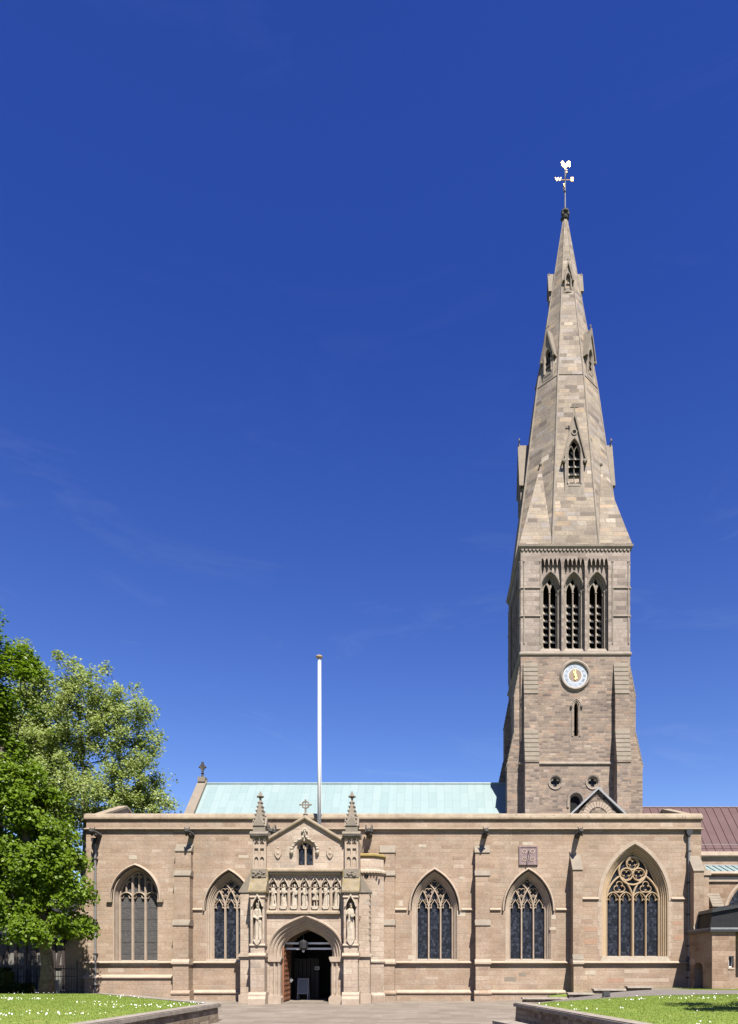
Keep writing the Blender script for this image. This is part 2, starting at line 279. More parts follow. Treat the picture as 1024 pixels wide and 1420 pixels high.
M['dialtan'] = plain('tan_dial_centre', (0.1845, 0.1387, 0.1020), (0.2310, 0.1800, 0.1342), 3, bs=0)
M['bin'] = plain('grey_green_metal', (0.1268, 0.1387, 0.1268), (0.1965, 0.2078, 0.1905), 6, rough=0.6, bs=0.1)

# ------------------------------------------------------------------ mesh builder
class MB:
    def __init__(s): s.v = []; s.f = []; s.m = []; s.mats = []
    def mi(s, mat):
        if mat not in s.mats: s.mats.append(mat)
        return s.mats.index(mat)
    def add(s, verts, faces, mat):
        k = len(s.v); s.v.extend(tuple(v) for v in verts); i = s.mi(mat)
        for f in faces: s.f.append(tuple(a + k for a in f)); s.m.append(i)
        return s
    def box(s, x0, x1, y0, y1, z0, z1, mat):
        v = [(x, y, z) for z in (z0, z1) for y in (y0, y1) for x in (x0, x1)]
        return s.add(v, [(0, 2, 3, 1), (4, 5, 7, 6), (0, 1, 5, 4), (2, 6, 7, 3), (0, 4, 6, 2), (1, 3, 7, 5)], mat)
    def prism(s, poly, a, b, mat, axis='y'):
        # poly: (x,z) for axis y; (y,z) for axis x; (x,y) for axis z
        f = {'y': lambda p, d: (p[0], d, p[1]), 'x': lambda p, d: (d, p[0], p[1]), 'z': lambda p, d: (p[0], p[1], d)}[axis]
        n = len(poly); v = [f(p, a) for p in poly] + [f(p, b) for p in poly]
        fc = [tuple(range(n)), tuple(range(2 * n - 1, n - 1, -1))] + [(i, n + i, n + (i + 1) % n, (i + 1) % n) for i in range(n)]
        return s.add(v, fc, mat)
    def tube(s, pts, rads, mat, n=8, cap=True):
        pts = [Vector(p) for p in pts]
        if not hasattr(rads, '__len__'): rads = [rads] * len(pts)
        v = []; prev = None
        for i, p in enumerate(pts):
            d = (pts[min(i + 1, len(pts) - 1)] - pts[max(i - 1, 0)]).normalized()
            ref = Vector((0, 0, 1)) if abs(d.z) < 0.9 else Vector((1, 0, 0))
            a = d.cross(ref).normalized() if prev is None else (prev - d * prev.dot(d)).normalized()
            prev = a; b = d.cross(a)
            for k in range(n):
                t = 2 * pi * k / n; v.append(p + (a * math.cos(t) + b * math.sin(t)) * rads[i])
        f = [(i * n + k, i * n + (k + 1) % n, (i + 1) * n + (k + 1) % n, (i + 1) * n + k) for i in range(len(pts) - 1) for k in range(n)]
        if cap: f += [tuple(range(n - 1, -1, -1)), tuple(range((len(pts) - 1) * n, len(pts) * n))]
        return s.add(v, f, mat)
    def lathe(s, c, prof, mat, n=16, phase=0.0):
        v = []
        for r, z in prof:
            for k in range(n):
                t = 2 * pi * k / n + phase; v.append((c[0] + r * math.cos(t), c[1] + r * math.sin(t), c[2] + z))
        m = len(prof)
        f = [(i * n + k, i * n + (k + 1) % n, (i + 1) * n + (k + 1) % n, (i + 1) * n + k) for i in range(m - 1) for k in range(n)]
        f += [tuple(range(n - 1, -1, -1)), tuple(range((m - 1) * n, m * n))]
        return s.add(v, f, mat)
    def ball(s, c, r, mat, n=8):
        rx, ry, rz = r if hasattr(r, '__len__') else (r, r, r)
        v = [(c[0], c[1], c[2] - rz)]; m = max(4, n // 2 + 1)
        for i in range(1, m):
            t = -pi / 2 + pi * i / m
            for k in range(n): v.append((c[0] + rx * math.cos(t) * math.cos(2 * pi * k / n), c[1] + ry * math.cos(t) * math.sin(2 * pi * k / n), c[2] + rz * math.sin(t)))
        v.append((c[0], c[1], c[2] + rz)); T = len(v) - 1
        f = [(0, 1 + (k + 1) % n, 1 + k) for k in range(n)]
        for i in range(m - 2):
            for k in range(n): a = 1 + i * n; f.append((a + k, a + (k + 1) % n, a + n + (k + 1) % n, a + n + k))
        a = 1 + (m - 2) * n; f += [(a + k, a + (k + 1) % n, T) for k in range(n)]
        return s.add(v, f, mat)
    def sweep(s, path, prof, mat, closed=False, pclosed=True, y=0.0):
        """path in (x,z), profile in (offset to the left of the path, y)"""
        n = len(path); P = [Vector(p) for p in path]; v = []
        for i in range(n):
            if closed: d0 = (P[i] - P[i - 1]).normalized(); d1 = (P[(i + 1) % n] - P[i]).normalized()
            else:
                d0 = (P[i] - P[i - 1]).normalized() if i else (P[1] - P[0]).normalized()
                d1 = (P[i + 1] - P[i]).normalized() if i < n - 1 else d0
            n0 = Vector((-d0.y, d0.x)); n1 = Vector((-d1.y, d1.x)); nn = n0 + n1
            nn = nn.normalized() if nn.length > 1e-5 else n0
            k = 1 / max(0.45, nn.dot(n0))
            for o, yy in prof: v.append((P[i].x + nn.x * o * k, y + yy, P[i].y + nn.y * o * k))
        m = len(prof); f = []
        for i in range(n if closed else n - 1):
            for j in range(m if pclosed else m - 1):
                a = i * m + j; b = i * m + (j + 1) % m; i2 = (i + 1) % n
                f.append((a, b, i2 * m + (j + 1) % m, i2 * m + j))
        if pclosed and not closed: f += [tuple(range(m - 1, -1, -1)), tuple(range((n - 1) * m, n * m))]
        return s.add(v, f, mat)
    def bar(s, path, wd, y, mat, closed=False, d=0.14):
        global _bar; _bar = (_bar + 1) % 9
        y = y + _bar * 0.0022
        return s.sweep(path, [(-wd / 2, y + d), (-wd / 2, y + d * 0.45), (-wd * 0.2, y), (wd * 0.2, y), (wd / 2, y + d * 0.45), (wd / 2, y + d)], mat, closed=closed, pclosed=False)
    def plate(s, outer, holes, y0, thick, mat):
        """flat wall with real openings; front face at y0, in the XZ plane"""
        cu = bpy.data.curves.new('tmp', 'CURVE'); cu.dimensions = '2D'; cu.fill_mode = 'BOTH'; cu.extrude = thick / 2
        for poly in [outer] + list(holes):
            sp = cu.splines.new('POLY'); sp.points.add(len(poly) - 1); sp.use_cyclic_u = True
            for q, (x, z) in zip(sp.points, poly): q.co = (x, z, 0, 1)
        ob = bpy.data.objects.new('tmp', cu); me = ob.to_mesh()
        yc = y0 + thick / 2
        s.add([(v.co.x, yc - v.co.z, v.co.y) for v in me.vertices], [tuple(p.vertices) for p in me.polygons], mat)
        ob.to_mesh_clear(); bpy.data.objects.remove(ob); bpy.data.curves.remove(cu)
        return s
    def text(s, txt, size, mat, fn, depth=0.01):
        cu = bpy.data.curves.new('tmp', 'FONT'); cu.body = txt; cu.size = size; cu.extrude = depth; cu.align_x = 'CENTER'; cu.align_y = 'CENTER'
        ob = bpy.data.objects.new('tmp', cu); me = ob.to_mesh()
        s.add([fn(v.co.x, v.co.y, v.co.z) for v in me.vertices], [tuple(p.vertices) for p in me.polygons], mat)
        ob.to_mesh_clear(); bpy.data.objects.remove(ob); bpy.data.curves.remove(cu); return s
    def build(s, name, parent=None, loc=(0, 0, 0), smooth=False, fix=True):
        me = bpy.data.meshes.new(name); me.from_pydata(s.v, [], s.f)
        for m in s.mats: me.materials.append(M[m])
        me.polygons.foreach_set('material_index', s.m)
        if smooth: me.polygons.foreach_set('use_smooth', [True] * len(s.f))
        me.validate()
        if fix:
            import bmesh
            b = bmesh.new(); b.from_mesh(me); bmesh.ops.recalc_face_normals(b, faces=b.faces); b.to_mesh(me); b.free()
        me.update()
        o = bpy.data.objects.new(name, me); sc.collection.objects.link(o); o.location = loc
        if parent: o.parent = parent
        return o
_bar = 0
def tag(o, label=None, cat=None, group=None, kind=None):
    if label: o['label'] = label
    if cat: o['category'] = cat
    if group: o['group'] = group
    if kind: o['kind'] = kind
    return o
def empty(name, loc=(0, 0, 0)):
    o = bpy.data.objects.new(name, None); sc.collection.objects.link(o); o.location = loc; o.empty_display_size = 0.3; return o
def dup(o, parent, loc=None, rot=None):
    c = o.copy(); sc.collection.objects.link(c); c.parent = parent
    if loc is not None: c.location = loc
    if rot is not None: c.rotation_euler = (0, 0, rot)
    return c
def arch(cx, hw, zb, zs, za, n=12):
    h = za - zs; R = (hw * hw + h * h) / (2 * hw); a1 = math.atan2(h, R - hw)
    r = [(cx + hw - R + R * math.cos(a1 * i / n), zs + R * math.sin(a1 * i / n)) for i in range(n + 1)]
    r[-1] = (cx, za)
    l = [(2 * cx - x, z) for x, z in r]
    pts = l + r[-2::-1]
    if zb is not None: pts = [(cx - hw, zb)] + pts + [(cx + hw, zb)]
    return pts
def arch4(cx, hw, zb, zs, za, n=18, tang=0.42):
    h = za - zs; p0, p1, p2, p3 = (hw, 0), (hw, h * 0.66), (hw * 0.5, h - hw * 0.5 * tang), (0, h); r = []
    for i in range(n + 1):
        t = i / n; a, b, c, d = (1 - t) ** 3, 3 * t * (1 - t) ** 2, 3 * t * t * (1 - t), t ** 3
        r.append((cx + a * p0[0] + b * p1[0] + c * p2[0] + d * p3[0], zs + a * p0[1] + b * p1[1] + c * p2[1] + d * p3[1]))
    pts = [(2 * cx - x, z) for x, z in r] + r[-2::-1]
    if zb is not None: pts = [(cx - hw, zb)] + pts + [(cx + hw, zb)]
    return pts
def circ(cx, cz, r, n=24, a0=0.0, a1=2 * pi):
    full = abs(a1 - a0 - 2 * pi) < 1e-6
    return [(cx + r * math.cos(a0 + (a1 - a0) * i / (n if full else n - 1)), cz + r * math.sin(a0 + (a1 - a0) * i / (n if full else n - 1))) for i in range(n)]
def foil(cx, cz, R, k, ph=pi / 2, n=9):
    """outline of a k-foil inside radius R"""
    r = R * {3: 0.52, 4: 0.46}[k]; d = R - r; pts = []
    half = pi - math.acos(min(1, 0)) if False else {3: 2.25, 4: 1.95}[k]
    for j in range(k):
        a = ph + 2 * pi * j / k
        for i in range(n):
            t = a - half + 2 * half * i / (n - 1); pts.append((cx + d * math.cos(a) + r * math.cos(t), cz + d * math.sin(a) + r * math.sin(t)))
    return pts
F = lambda py, y=0.0: EYE + (1335 - py) * (DIST + y) / 1000      # height of a photo row at depth y (survey of the photograph)
X = lambda px, y=0.0: (px - 594.5) * (DIST + y) / 1000

# ================================================================== GROUND (structure)
def sm(a, b, x):
    t = min(1, max(0, (x - a) / (b - a))); return t * t * (3 - 2 * t)
def gh(x, y):
    r = 0.72 * sm(3.6, 12.0, x) * sm(-14.5, -11.0, y)
    l = 0.42 * sm(-11.5, -18.5, x) * sm(-9, -6, y)
    return r + l
g = MB(); nx, ny = 90, 60
xs = np.linspace(-45, 45, nx); ys = np.linspace(-42, 6, ny)
g.add([(x, y, gh(x, y)) for y in ys for x in xs], [(j * nx + i, j * nx + i + 1, (j + 1) * nx + i + 1, (j + 1) * nx + i) for j in range(ny - 1) for i in range(nx - 1)], 'paving')
tag(g.build('paving', smooth=True, fix=False), kind='structure')
g = MB(); g.box(-900, 900, -900, 1500, -1.0, -0.06, 'far'); tag(g.build('ground'), kind='structure')

lawnL = [(-7.85, -14.1), (-16.0, -5.0), (-45, -4.9), (-45, -41), (-9.9, -41), (-8.45, -23.0)]
lawnR = [(3.45, -14.2), (4.6, -12.6), (6.4, -11.3), (9.2, -9.7), (14, -8.9), (45, -8.4), (45, -41), (9.0, -41), (5.15, -23.0)]
hl = lambda x, y: 0.60
hr = lambda x, y: 0.60 + 0.15 * sm(3, 12, x)
def inside(p, poly):
    x, y = p; c = False; j = len(poly) - 1
    for i in range(len(poly)):
        xi, yi = poly[i]; xj, yj = poly[j]
        if (yi > y) != (yj > y) and x < (xj - xi) * (y - yi) / (yj - yi) + xi: c = not c
        j = i
    return c
for poly, h, nm in ((lawnL, hl, 'lawn'), (lawnR, hr, 'lawn')):
    b = MB(); n = len(poly)
    b.add([(x, y, h(x, y)) for x, y in poly] + [(x, y, -0.3) for x, y in poly], [tuple(range(n))] + [(i, n + i, n + (i + 1) % n, (i + 1) % n) for i in range(n)], 'soil')
    tag(b.build(nm), kind='structure')
strip = [(6.6, -1.9), (9, -2.3), (13.5, -3.2), (18, -4.3), (45, -5), (45, 4), (6.6, 4)]
b = MB(); n = len(strip); hs_ = lambda x, y: gh(x, y) + 0.05
b.add([(x, y, hs_(x, y)) for x, y in strip] + [(x, y, -0.3) for x, y in strip], [tuple(range(n))] + [(i, n + i, n + (i + 1) % n, (i + 1) % n) for i in range(n)], 'soil')
tag(b.build('grass_verge'), kind='structure')
pth = [(6.2, -9.5), (7, -3.6), (11, -3.4), (14, -4.2), (45, -5.2), (45, -8.2), (14, -8.7), (9.2, -9.5)]
b = MB(); gx = np.linspace(6.2, 45, 40)
def band(x): return (-10.6 + 1.9 * sm(6, 13, x), -3.0 - 1.2 * sm(9, 16, x))
b.add([(x, band(x)[k], gh(x, band(x)[k]) + 0.02) for x in gx for k in (0, 1)], [(2 * i, 2 * i + 2, 2 * i + 3, 2 * i + 1) for i in range(39)], 'path')
tag(b.build('path', fix=False), kind='structure')
# kerb along the edge of the left lawn
b = MB(); b.prism([(-7.5, -13.75), (-15.9, -4.75), (-16.15, -5.0), (-7.85, -14.0)], 0.30, 0.63, 'kerb', 'z'); tag(b.build('lawn_kerb'), kind='structure')

# grass blades and daisies
rng = np.random.default_rng(4)
def in_view(x, y):
    px = 594.5 + x / (DIST + y) * 1000
    return -40 < px < 1070
def scatter(poly, h, n, ymin):
    out = []
    xs_ = [p[0] for p in poly]; ys_ = [p[1] for p in poly]
    lo, hi = max(min(xs_), -22), min(max(xs_), 22)
    while len(out) < n:
        y = ymin + (max(ys_) - ymin) * rng.random() ** 0.9; x = lo + (hi - lo) * rng.random()
        if in_view(x, y) and inside((x, y), poly): out.append((x, y, h(x, y)))
    return out
bl = MB()
for poly, h, n, ymin in ((lawnL, hl, 30000, -25), (lawnR, hr, 30000, -25), (strip, hs_, 5000, -5)):
    for x, y, z in scatter(poly, h, n, ymin):
        a = rng.random() * 2 * pi; ht = 0.012 + 0.02 * rng.random(); wd = 0.006 + 0.007 * rng.random(); l = 0.05 * (rng.random(2) - 0.5)
        dx, dy = math.cos(a) * wd, math.sin(a) * wd
        bl.v += [(x - dx, y - dy, z), (x + dx, y + dy, z), (x + l[0], y + l[1], z + ht)]; k = len(bl.v); bl.f.append((k - 3, k - 2, k - 1)); bl.m.append(0)
bl.mats = ['blade']
tag(bl.build('grass', fix=False), 'short mown grass on the lawns before the cathedral', kind='stuff')
ds = MB(); ds.mats = ['daisy']
for poly, h, nc, ymin in ((lawnL, hl, 30, -24), (lawnR, hr, 18, -24), (strip, hs_, 2, -4.5)):
    for cx, cy, cz in scatter(poly, h, nc, ymin):
        for _ in range(int(1 + 24 * rng.random() ** 3)):
            x = cx + rng.normal() * 0.55; y = cy + rng.normal() * 0.3
            if not inside((x, y), poly): continue
            r = 0.009 + 0.010 * rng.random(); z = h(x, y) + 0.05 + 0.03 * rng.random(); t0 = rng.random() * 3; k = len(ds.v)
            tx, ty = 0.5 * rng.normal(), -0.6 + 0.4 * rng.normal()
            for q in range(6): c_, s_ = math.cos(t0 + q * pi / 3) * r, math.sin(t0 + q * pi / 3) * r; ds.v.append((x + c_, y + s_, z - c_ * tx - s_ * ty))
            ds.f.append(tuple(range(k, k + 6))); ds.m.append(0)
tag(ds.build('daisies', fix=False), 'white daisies scattered over the lawns', kind='stuff')

# ================================================================== CATHEDRAL
cath = empty('cathedral'); tag(cath, 'pink sandstone cathedral with tall stone spire, carved porch and green copper roof', 'cathedral')
XL, XR = -19.0, 15.14
ZS = F(1150)                       # main string course
# ---- window specifications (wall plane y = 0)
def win_std(px, hw_px, py_sill, py_spring, py_apex):
    return X(px), hw_px / 25, F(py_sill), F(py_spring), F(py_apex)
W = [('three-light window with wire guards and plain upright tracery', win_std(188, 31, 1333, 1245, 1203)),
     ('window partly hidden behind the porch', win_std(318, 31.5, 1331, 1262, 1210)),
     ('three-light window right of the stair turret', win_std(603, 31.5, 1331, 1262, 1209)),
     ('three-light window below the sundial', win_std(733, 31.5, 1331, 1262, 1209)),
     ('large four-light window with trefoil circles', win_std(881, 46, 1327, 1247, 1171))]
DOOR = (-6.31, 1.5, -0.5, 2.5, 4.1)
wall = MB()
holes = [arch(cx, hw, zb, zs, za, 14) for _, (cx, hw, zb, zs, za) in W] + [arch(-6.31, 1.45, -0.3, 2.5, 3.9, 10)]
wall.plate([(XL, -0.6), (XR, -0.6), (XR, ZS), (XL, ZS)], holes, 0, 0.7, 'wall')
wall.box(XL, XL + 0.7, 0.7, 9, -0.6, ZS, 'wall'); wall.box(XR - 0.7, XR, 0.7, 9, -0.6, ZS, 'wall')
wo = wall.build('south_wall', cath)
# plinths and string courses: part 'string_course'
st = MB()
def strip_(x0, x1, z, h, p, mat='dress', y=0.0):
    st.prism([(y + 0.02, z + h * 1.1), (y - p * 0.5, z + h * 0.6), (y - p, z + h * 0.25), (y - p, z - h * 0.15), (y - p * 0.75, z - h * 0.3), (y + 0.02, z - h * 0.3)], x0, x1, mat, 'x')
for a, b_ in ((XL - 0.05, -9.55), (-3.2, XR + 0.03)): strip_(a, b_, F(1336) + 0.02, 0.09, 0.19)
strip_(XL - 0.1, -14.2, F(1356), 0.16, 0.2); st.box(XL - 0.05, -14.2, -0.1, 0.01, -0.6, F(1357), 'wall')
for a, b_ in ((-14.2, -9.5), (-2.6, 7.6)):
    st.box(a, b_, -0.08, 0.01, -0.6, F(1375), 'wall'); strip_(a, b_, F(1377), 0.16, 0.16)
st.box(7.6, XR, -0.05, 0.01, -0.6, F(1372), 'wall')
strip_(XL - 0.06, XR + 0.08, ZS - 0.02, 0.085, 0.18, 'coping')
for a, b_ in ((-13.2, X(281)), (X(547), X(564.5)), (X(640.5), X(660)), (X(680), X(695)), (X(771), X(793)), (X(808), X(831)), (X(931), X(952))):
    strip_(a, b_, F(1247 if a > 8 else 1262), 0.10, 0.10)
so = st.build('string_course', cath)
# parapet
pa = MB()
pa.box(XL, XR, 0.03, 0.42, ZS + 0.02, F(1138), 'wall')
pa.prism([(0.5, F(1128)), (0.16, F(1128) + 0.02), (-0.03, F(1130.5)), (-0.10, F(1134)), (-0.10, F(1136)), (0.0, F(1137.5)), (0.5, F(1139))], XL - 0.08, XR + 0.06, 'coping', 'x')
po = pa.build('parapet', cath)
# aisle end gables and roof behind the parapet
for x0, x1, pk in ((XL, XL + 0.4, 4.4), (XR - 0.4, XR, 5.3)):
    b = MB(); b.prism([(0.5, 9.4), (0.5, 10.25), (pk, 11.62), (pk + 4, 10.5), (pk + 4, 9.4)], x0, x1, 'wall', 'x')
    b.prism([(0.45, 10.26), (pk, 11.64), (pk + 4.1, 10.4), (pk + 4.1, 10.52), (pk, 11.77), (0.45, 10.38)], x0 - 0.06, x1 + 0.06, 'coping', 'x'); b.build('end_gable', cath)
b = MB(); b.prism([(0.42, 9.6), (5, 11.2), (9.5, 9.9), (9.5, 9.6), (5, 10.9), (0.42, 9.3)], XL + 0.45, XR - 0.45, 'lead', 'x'); b.build('aisle_roof', cath)
# nave roof and west gable
b = MB(); b.prism([(5.5, 8.4), (12, 15.0), (18.5, 8.4), (18.5, 8.1), (12, 14.7), (5.5, 8.1)], -16.0, 6.3, 'copper', 'x')
b.tube([(-16.0, 12, 15.02), (6.2, 12, 15.02)], 0.09, 'copper', 8)
for k in range(1, 40):   # standing seams
    pass
b.build('nave_roof', cath)
b = MB(); b.prism([(5.4, 5), (5.4, 8.5), (12, 15.1), (18.6, 8.5), (18.6, 5)], -16.5, -16.1, 'wall', 'x')
b.prism([(5.0, 8.3), (12, 15.25), (19, 8.3), (19, 8.0), (12, 14.95), (5.0, 8.0)], -16.62, -15.98, 'weather', 'x')
b.box(-16.56, -16.04, 11.7, 12.3, 15.1, 15.45, 'weather'); gb = b.build('west_gable', cath)
b = MB(); b.lathe((-16.3, 12, 15.4), [(0.16, 0), (0.1, 0.12), (0.07, 0.3), (0.13, 0.36), (0.07, 0.42), (0.06, 0.6)], 'dark', 8)
b.box(-16.37, -16.23, 11.93, 12.07, 15.9, 16.5, 'dark'); b.box(-16.48, -16.12, 11.945, 12.055, 16.14, 16.3, 'dark'); b.sweep(circ(-16.3, 16.22, 0.17, 12), [(-0.04, -0.05), (0.04, -0.05), (0.04, 0.05), (-0.04, 0.05)], 'dark', closed=True, y=12)
b.ball((-16.3, 12, 16.52), 0.1, 'dark'); b.ball((-16.5, 12, 16.22), 0.09, 'dark'); b.ball((-16.1, 12, 16.22), 0.09, 'dark')
b.build('gable_cross', gb)

# ---- windows
def light_head(b, cx, w, z, y, mat, bw=0.05):
    h = w / 2
    b.bar([(cx - h, z - 0.02), (cx - h * 0.97, z + 0.10 * w), (cx - h * 0.72, z + 0.24 * w), (cx - h * 0.56, z + 0.18 * w), (cx - h * 0.60, z + 0.42 * w), (cx - h * 0.42, z + 0.62 * w), (cx, z + 0.92 * w),
           (cx + h * 0.42, z + 0.62 * w), (cx + h * 0.60, z + 0.42 * w), (cx + h * 0.56, z + 0.18 * w), (cx + h * 0.72, z + 0.24 * w), (cx + h * 0.97, z + 0.10 * w), (cx + h, z - 0.02)], bw, y, mat)
def window(label, spec, kind):
    cx, hw, zb, zs, za = spec
    frame = MB(); inn = {'big': 0.37, 'perp': 0.16}.get(kind, 0.26); ml = {'big': 'yellow'}.get(kind, 'dress')
    path = arch(cx, hw, zb, zs, za, 14)
    if kind == 'big':   prof = [(0.0, 0.0), (-0.05, 0.03), (-0.05, 0.12), (-0.12, 0.12), (-0.14, 0.20), (-0.20, 0.22), (-0.20, 0.30), (-0.27, 0.31), (-0.29, 0.40), (-0.34, 0.42), (-0.37, 0.54), (-0.37, 0.62)]
    elif kind == 'perp': prof = [(0, 0), (-0.03, 0.02), (-0.05, 0.20), (-0.09, 0.34), (-0.12, 0.52), (-0.16, 0.56), (-0.16, 0.64)]
    else: prof = [(0.0, 0.0), (-0.04, 0.04), (-0.04, 0.10), (-0.10, 0.12), (-0.12, 0.20), (-0.17, 0.22), (-0.17, 0.29), (-0.23, 0.33), (-0.26, 0.44), (-0.26, 0.55)]
    frame.sweep(path, prof, ml, pclosed=False)
    yb = prof[-1][1] - 0.03
    fo = frame.build('window', cath, fix=False); fo['label'] = label
    gi = arch(cx, hw - inn, zb, zs, za - inn * (1.25 if kind != 'big' else 1.2), 14); gw = hw - inn; gza = za - inn * 1.25
    # hood mould / flat surround
    h = MB()
    if kind == 'big':
        h.sweep(arch(cx, hw + 0.02, zs - 0.1, zs, za + 0.02, 14), [(0, 0.0), (0, -0.035), (0.20, -0.035), (0.20, 0.0)], 'dress')
        for s_ in (-1, 1):  # long and short quoins
            for k in range(8): h.box(*sorted((cx + s_ * (hw + 0.003), cx + s_ * (hw + (0.24 if k % 2 else 0.15)))), -0.012, 0.01, zb + k * (zs - zb - 0.1) / 8, zb + (k + 1) * (zs - zb - 0.1) / 8 - 0.01, 'dress')
    else:
        hz = zs - (0.12 if kind == 'perp' else 0.05)
        h.sweep(arch(cx, hw + 0.02, hz, zs, za + 0.02, 14), [(0.0, 0.0), (0.05, 0.0), (0.075, -0.03), (0.075, -0.15), (0.10, -0.17), (0.15, -0.15), (0.19, -0.03), (0.19, 0.0)], 'dress')
        if kind == 'perp':
            for s_ in (-1, 1): h.box(*sorted((cx + s_ * (hw + 0.02), cx + s_ * (hw + 0.32))), -0.17, 0.0, hz - 0.14, hz + 0.02, 'coping')
    h.build('hood_mould', fo)
    # sill
    sl = MB(); zd = zb - 0.23 if kind != 'big' else zb - 0.33
    o_ = 0.02 if kind != 'big' else 0.03
    sl.prism([(yb + 0.1, zb + 0.04), (yb, zb + 0.04), (-0.07, zd + 0.05), (-0.07, zd - 0.02), (yb + 0.1, zd - 0.02)], cx - hw - o_ + 0.1, cx + hw + o_ - 0.1, 'statue', 'x')
    sl.prism([(cx - hw - 0.15, zd - 0.01), (cx + hw + 0.15, zd - 0.01), (cx + hw - 0.02, zb + 0.02), (cx - hw + 0.02, zb + 0.02)], -0.05, 0.05, 'statue')
    sl.build('sill', fo)
    gl = MB(); gp = arch(cx, gw + 0.05, zb, zs, gza + 0.06, 14); gl.prism(gp, yb + 0.0, yb + 0.05, 'meshglass' if kind == 'perp' else 'glass'); gl.build('glass', fo)
    # tracery
    t = MB(); y = yb - 0.17; m = ml if kind == 'big' else 'dress'
    Rg = lambda a: (a * a + (gza - zs) ** 2) / (2 * a)
    t.bar(arch(cx, gw - 0.01, zb, zs, gza, 14), 0.09, y, m)
    if kind == 'std':
        wl = 2 * gw / 3; R = (gw ** 2 + (gza - zs) ** 2) / (2 * gw); zl = zs - 0.02
        lim = lambda x, z: ((x - (cx + gw - R)) ** 2 + (z - zs) ** 2 <= (R + 0.02) ** 2) and ((x - (cx - gw + R)) ** 2 + (z - zs) ** 2 <= (R + 0.02) ** 2)
        for s_ in (-1, 1):
            t.bar([(cx + s_ * wl / 2, zb), (cx + s_ * wl / 2, zs + 0.05)], 0.115, y - 0.03, m, d=0.2)
            for dr in (-1, 1):
                x0 = cx + s_ * wl / 2; pts = []
                for i in range(26):
                    a = i * 0.045; q = (x0 + dr * (R - R * math.cos(a)), zs + R * math.sin(a))
                    if not lim(*q): break
                    pts.append(q)
                if len(pts) > 2: t.bar(pts, 0.095, y, m)
        for k in (-1, 0, 1):
            c = cx + k * wl; z = zs + 0.02
            light_head(t, c, wl * 0.92, z, y + 0.02, m, 0.055)
            for s_ in (-1, 1): t.bar([(c + s_ * wl * 0.22, z + wl * 0.42), (c + s_ * wl * 0.5, z + wl * 0.42)], 0.04, y + 0.03, m)
            for s_ in (-1, 1): t.bar([(c + s_ * wl * 0.36, z + wl * 0.60), (c + s_ * wl * 0.18, z + wl * 0.86), (c + s_ * wl * 0.30, z + wl * 0.98)], 0.04, y + 0.03, m)
        for c, z in ((cx - wl / 2, zs + wl * 1.52), (cx + wl / 2, zs + wl * 1.52), (cx, zs + wl * 2.2)):
            t.bar(foil(c, z, 0.245 if z < zs + wl * 2 else 0.21, 4, pi / 4), 0.05, y + 0.02, m, closed=True)
        for s_ in (-1, 1): t.bar([(cx + s_ * wl / 2 - 0.2, zs + wl * 1.12), (cx + s_ * wl / 2 + 0.2, zs + wl * 1.12)], 0.05, y + 0.02, m)
    elif kind == 'perp':
        wl = 2 * gw / 3
        top = lambda x: zs + math.sqrt(max(0, Rg(gw) ** 2 - (abs(x - cx) - gw + Rg(gw)) ** 2))
        for s_ in (-1, 1): t.bar([(cx + s_ * wl / 2, zb), (cx + s_ * wl / 2, top(cx + s_ * wl / 2))], 0.12, y - 0.03, m, d=0.2)
        for k in (-1, 0, 1):
            c = cx + k * wl; t.bar(arch(c, wl / 2, None, zs - 0.02, zs + wl * 0.46, 8), 0.07, y, m)
            for s_ in (-1, 1): t.bar([(c + s_ * wl * 0.46, zs + 0.0), (c + s_ * wl * 0.25, zs + 0.02), (c + s_ * wl * 0.18, zs + wl * 0.2)], 0.045, y + 0.03, m)
            t.bar([(c, zs + wl * 0.45), (c, top(c))], 0.085, y, m)
        for k in (-1.25, -0.75, -0.25, 0.25, 0.75, 1.25):
            c = cx + k * wl; zt = top(cx + abs(k) * wl + 0.16) - 0.05
            if abs(k) < 1: t.bar(arch(c, wl / 4, None, zt - 0.28, zt - 0.0, 5), 0.06, y + 0.01, m)
    else:
        wl = gw / 2
        t.bar([(cx, zb - 0.03), (cx, zs + 0.42)], 0.17, y - 0.06, m, d=0.24)
        for s_ in (-1, 1):
            t.bar([(cx + s_ * wl, zb - 0.03), (cx + s_ * wl, zs + 0.22)], 0.115, y - 0.03, m, d=0.2)
            ap = arch(cx + s_ * wl, wl, None, zs - 0.05, zs + 1.32, 12)
            t.bar(ap, 0.11, y - 0.02, m)
            for q in (-1, 1):
                c = cx + s_ * wl + q * wl / 2; t.bar(arch(c, wl / 2, None, zs - 0.02, zs + 0.42, 8), 0.07, y, m)
                for r_ in (-1, 1): t.bar([(c + r_ * wl * 0.46, zs - 0.05), (c + r_ * wl * 0.34, zs + 0.04), (c + r_ * wl * 0.22, zs - 0.06), (c + r_ * wl * 0.24, zs + 0.16), (c + r_ * wl * 0.05, zs + 0.36)], 0.04, y + 0.03, m)
            t.bar([(cx + s_ * wl - 0.34, zs + 0.42), (cx + s_ * wl + 0.34, zs + 0.42)], 0.06, y, m)
            t.bar(foil(cx + s_ * wl, zs + 0.70, 0.33, 3), 0.055, y + 0.015, m, closed=True)
        cz = zs + 1.62
        t.bar(circ(cx, cz, 0.78, 32), 0.11, y - 0.03, m, closed=True)
        for k in range(3):
            a = pi / 2 + 2 * pi * k / 3; c = (cx + 0.40 * math.cos(a), cz + 0.40 * math.sin(a))
            t.bar(circ(*c, 0.345, 22), 0.085, y - 0.015, m, closed=True); t.bar(foil(*c, 0.30, 3, a + pi), 0.045, y + 0.02, m, closed=True)
    t.build('tracery', fo)
    return fo
kinds = ['perp', 'std', 'std', 'std', 'big']
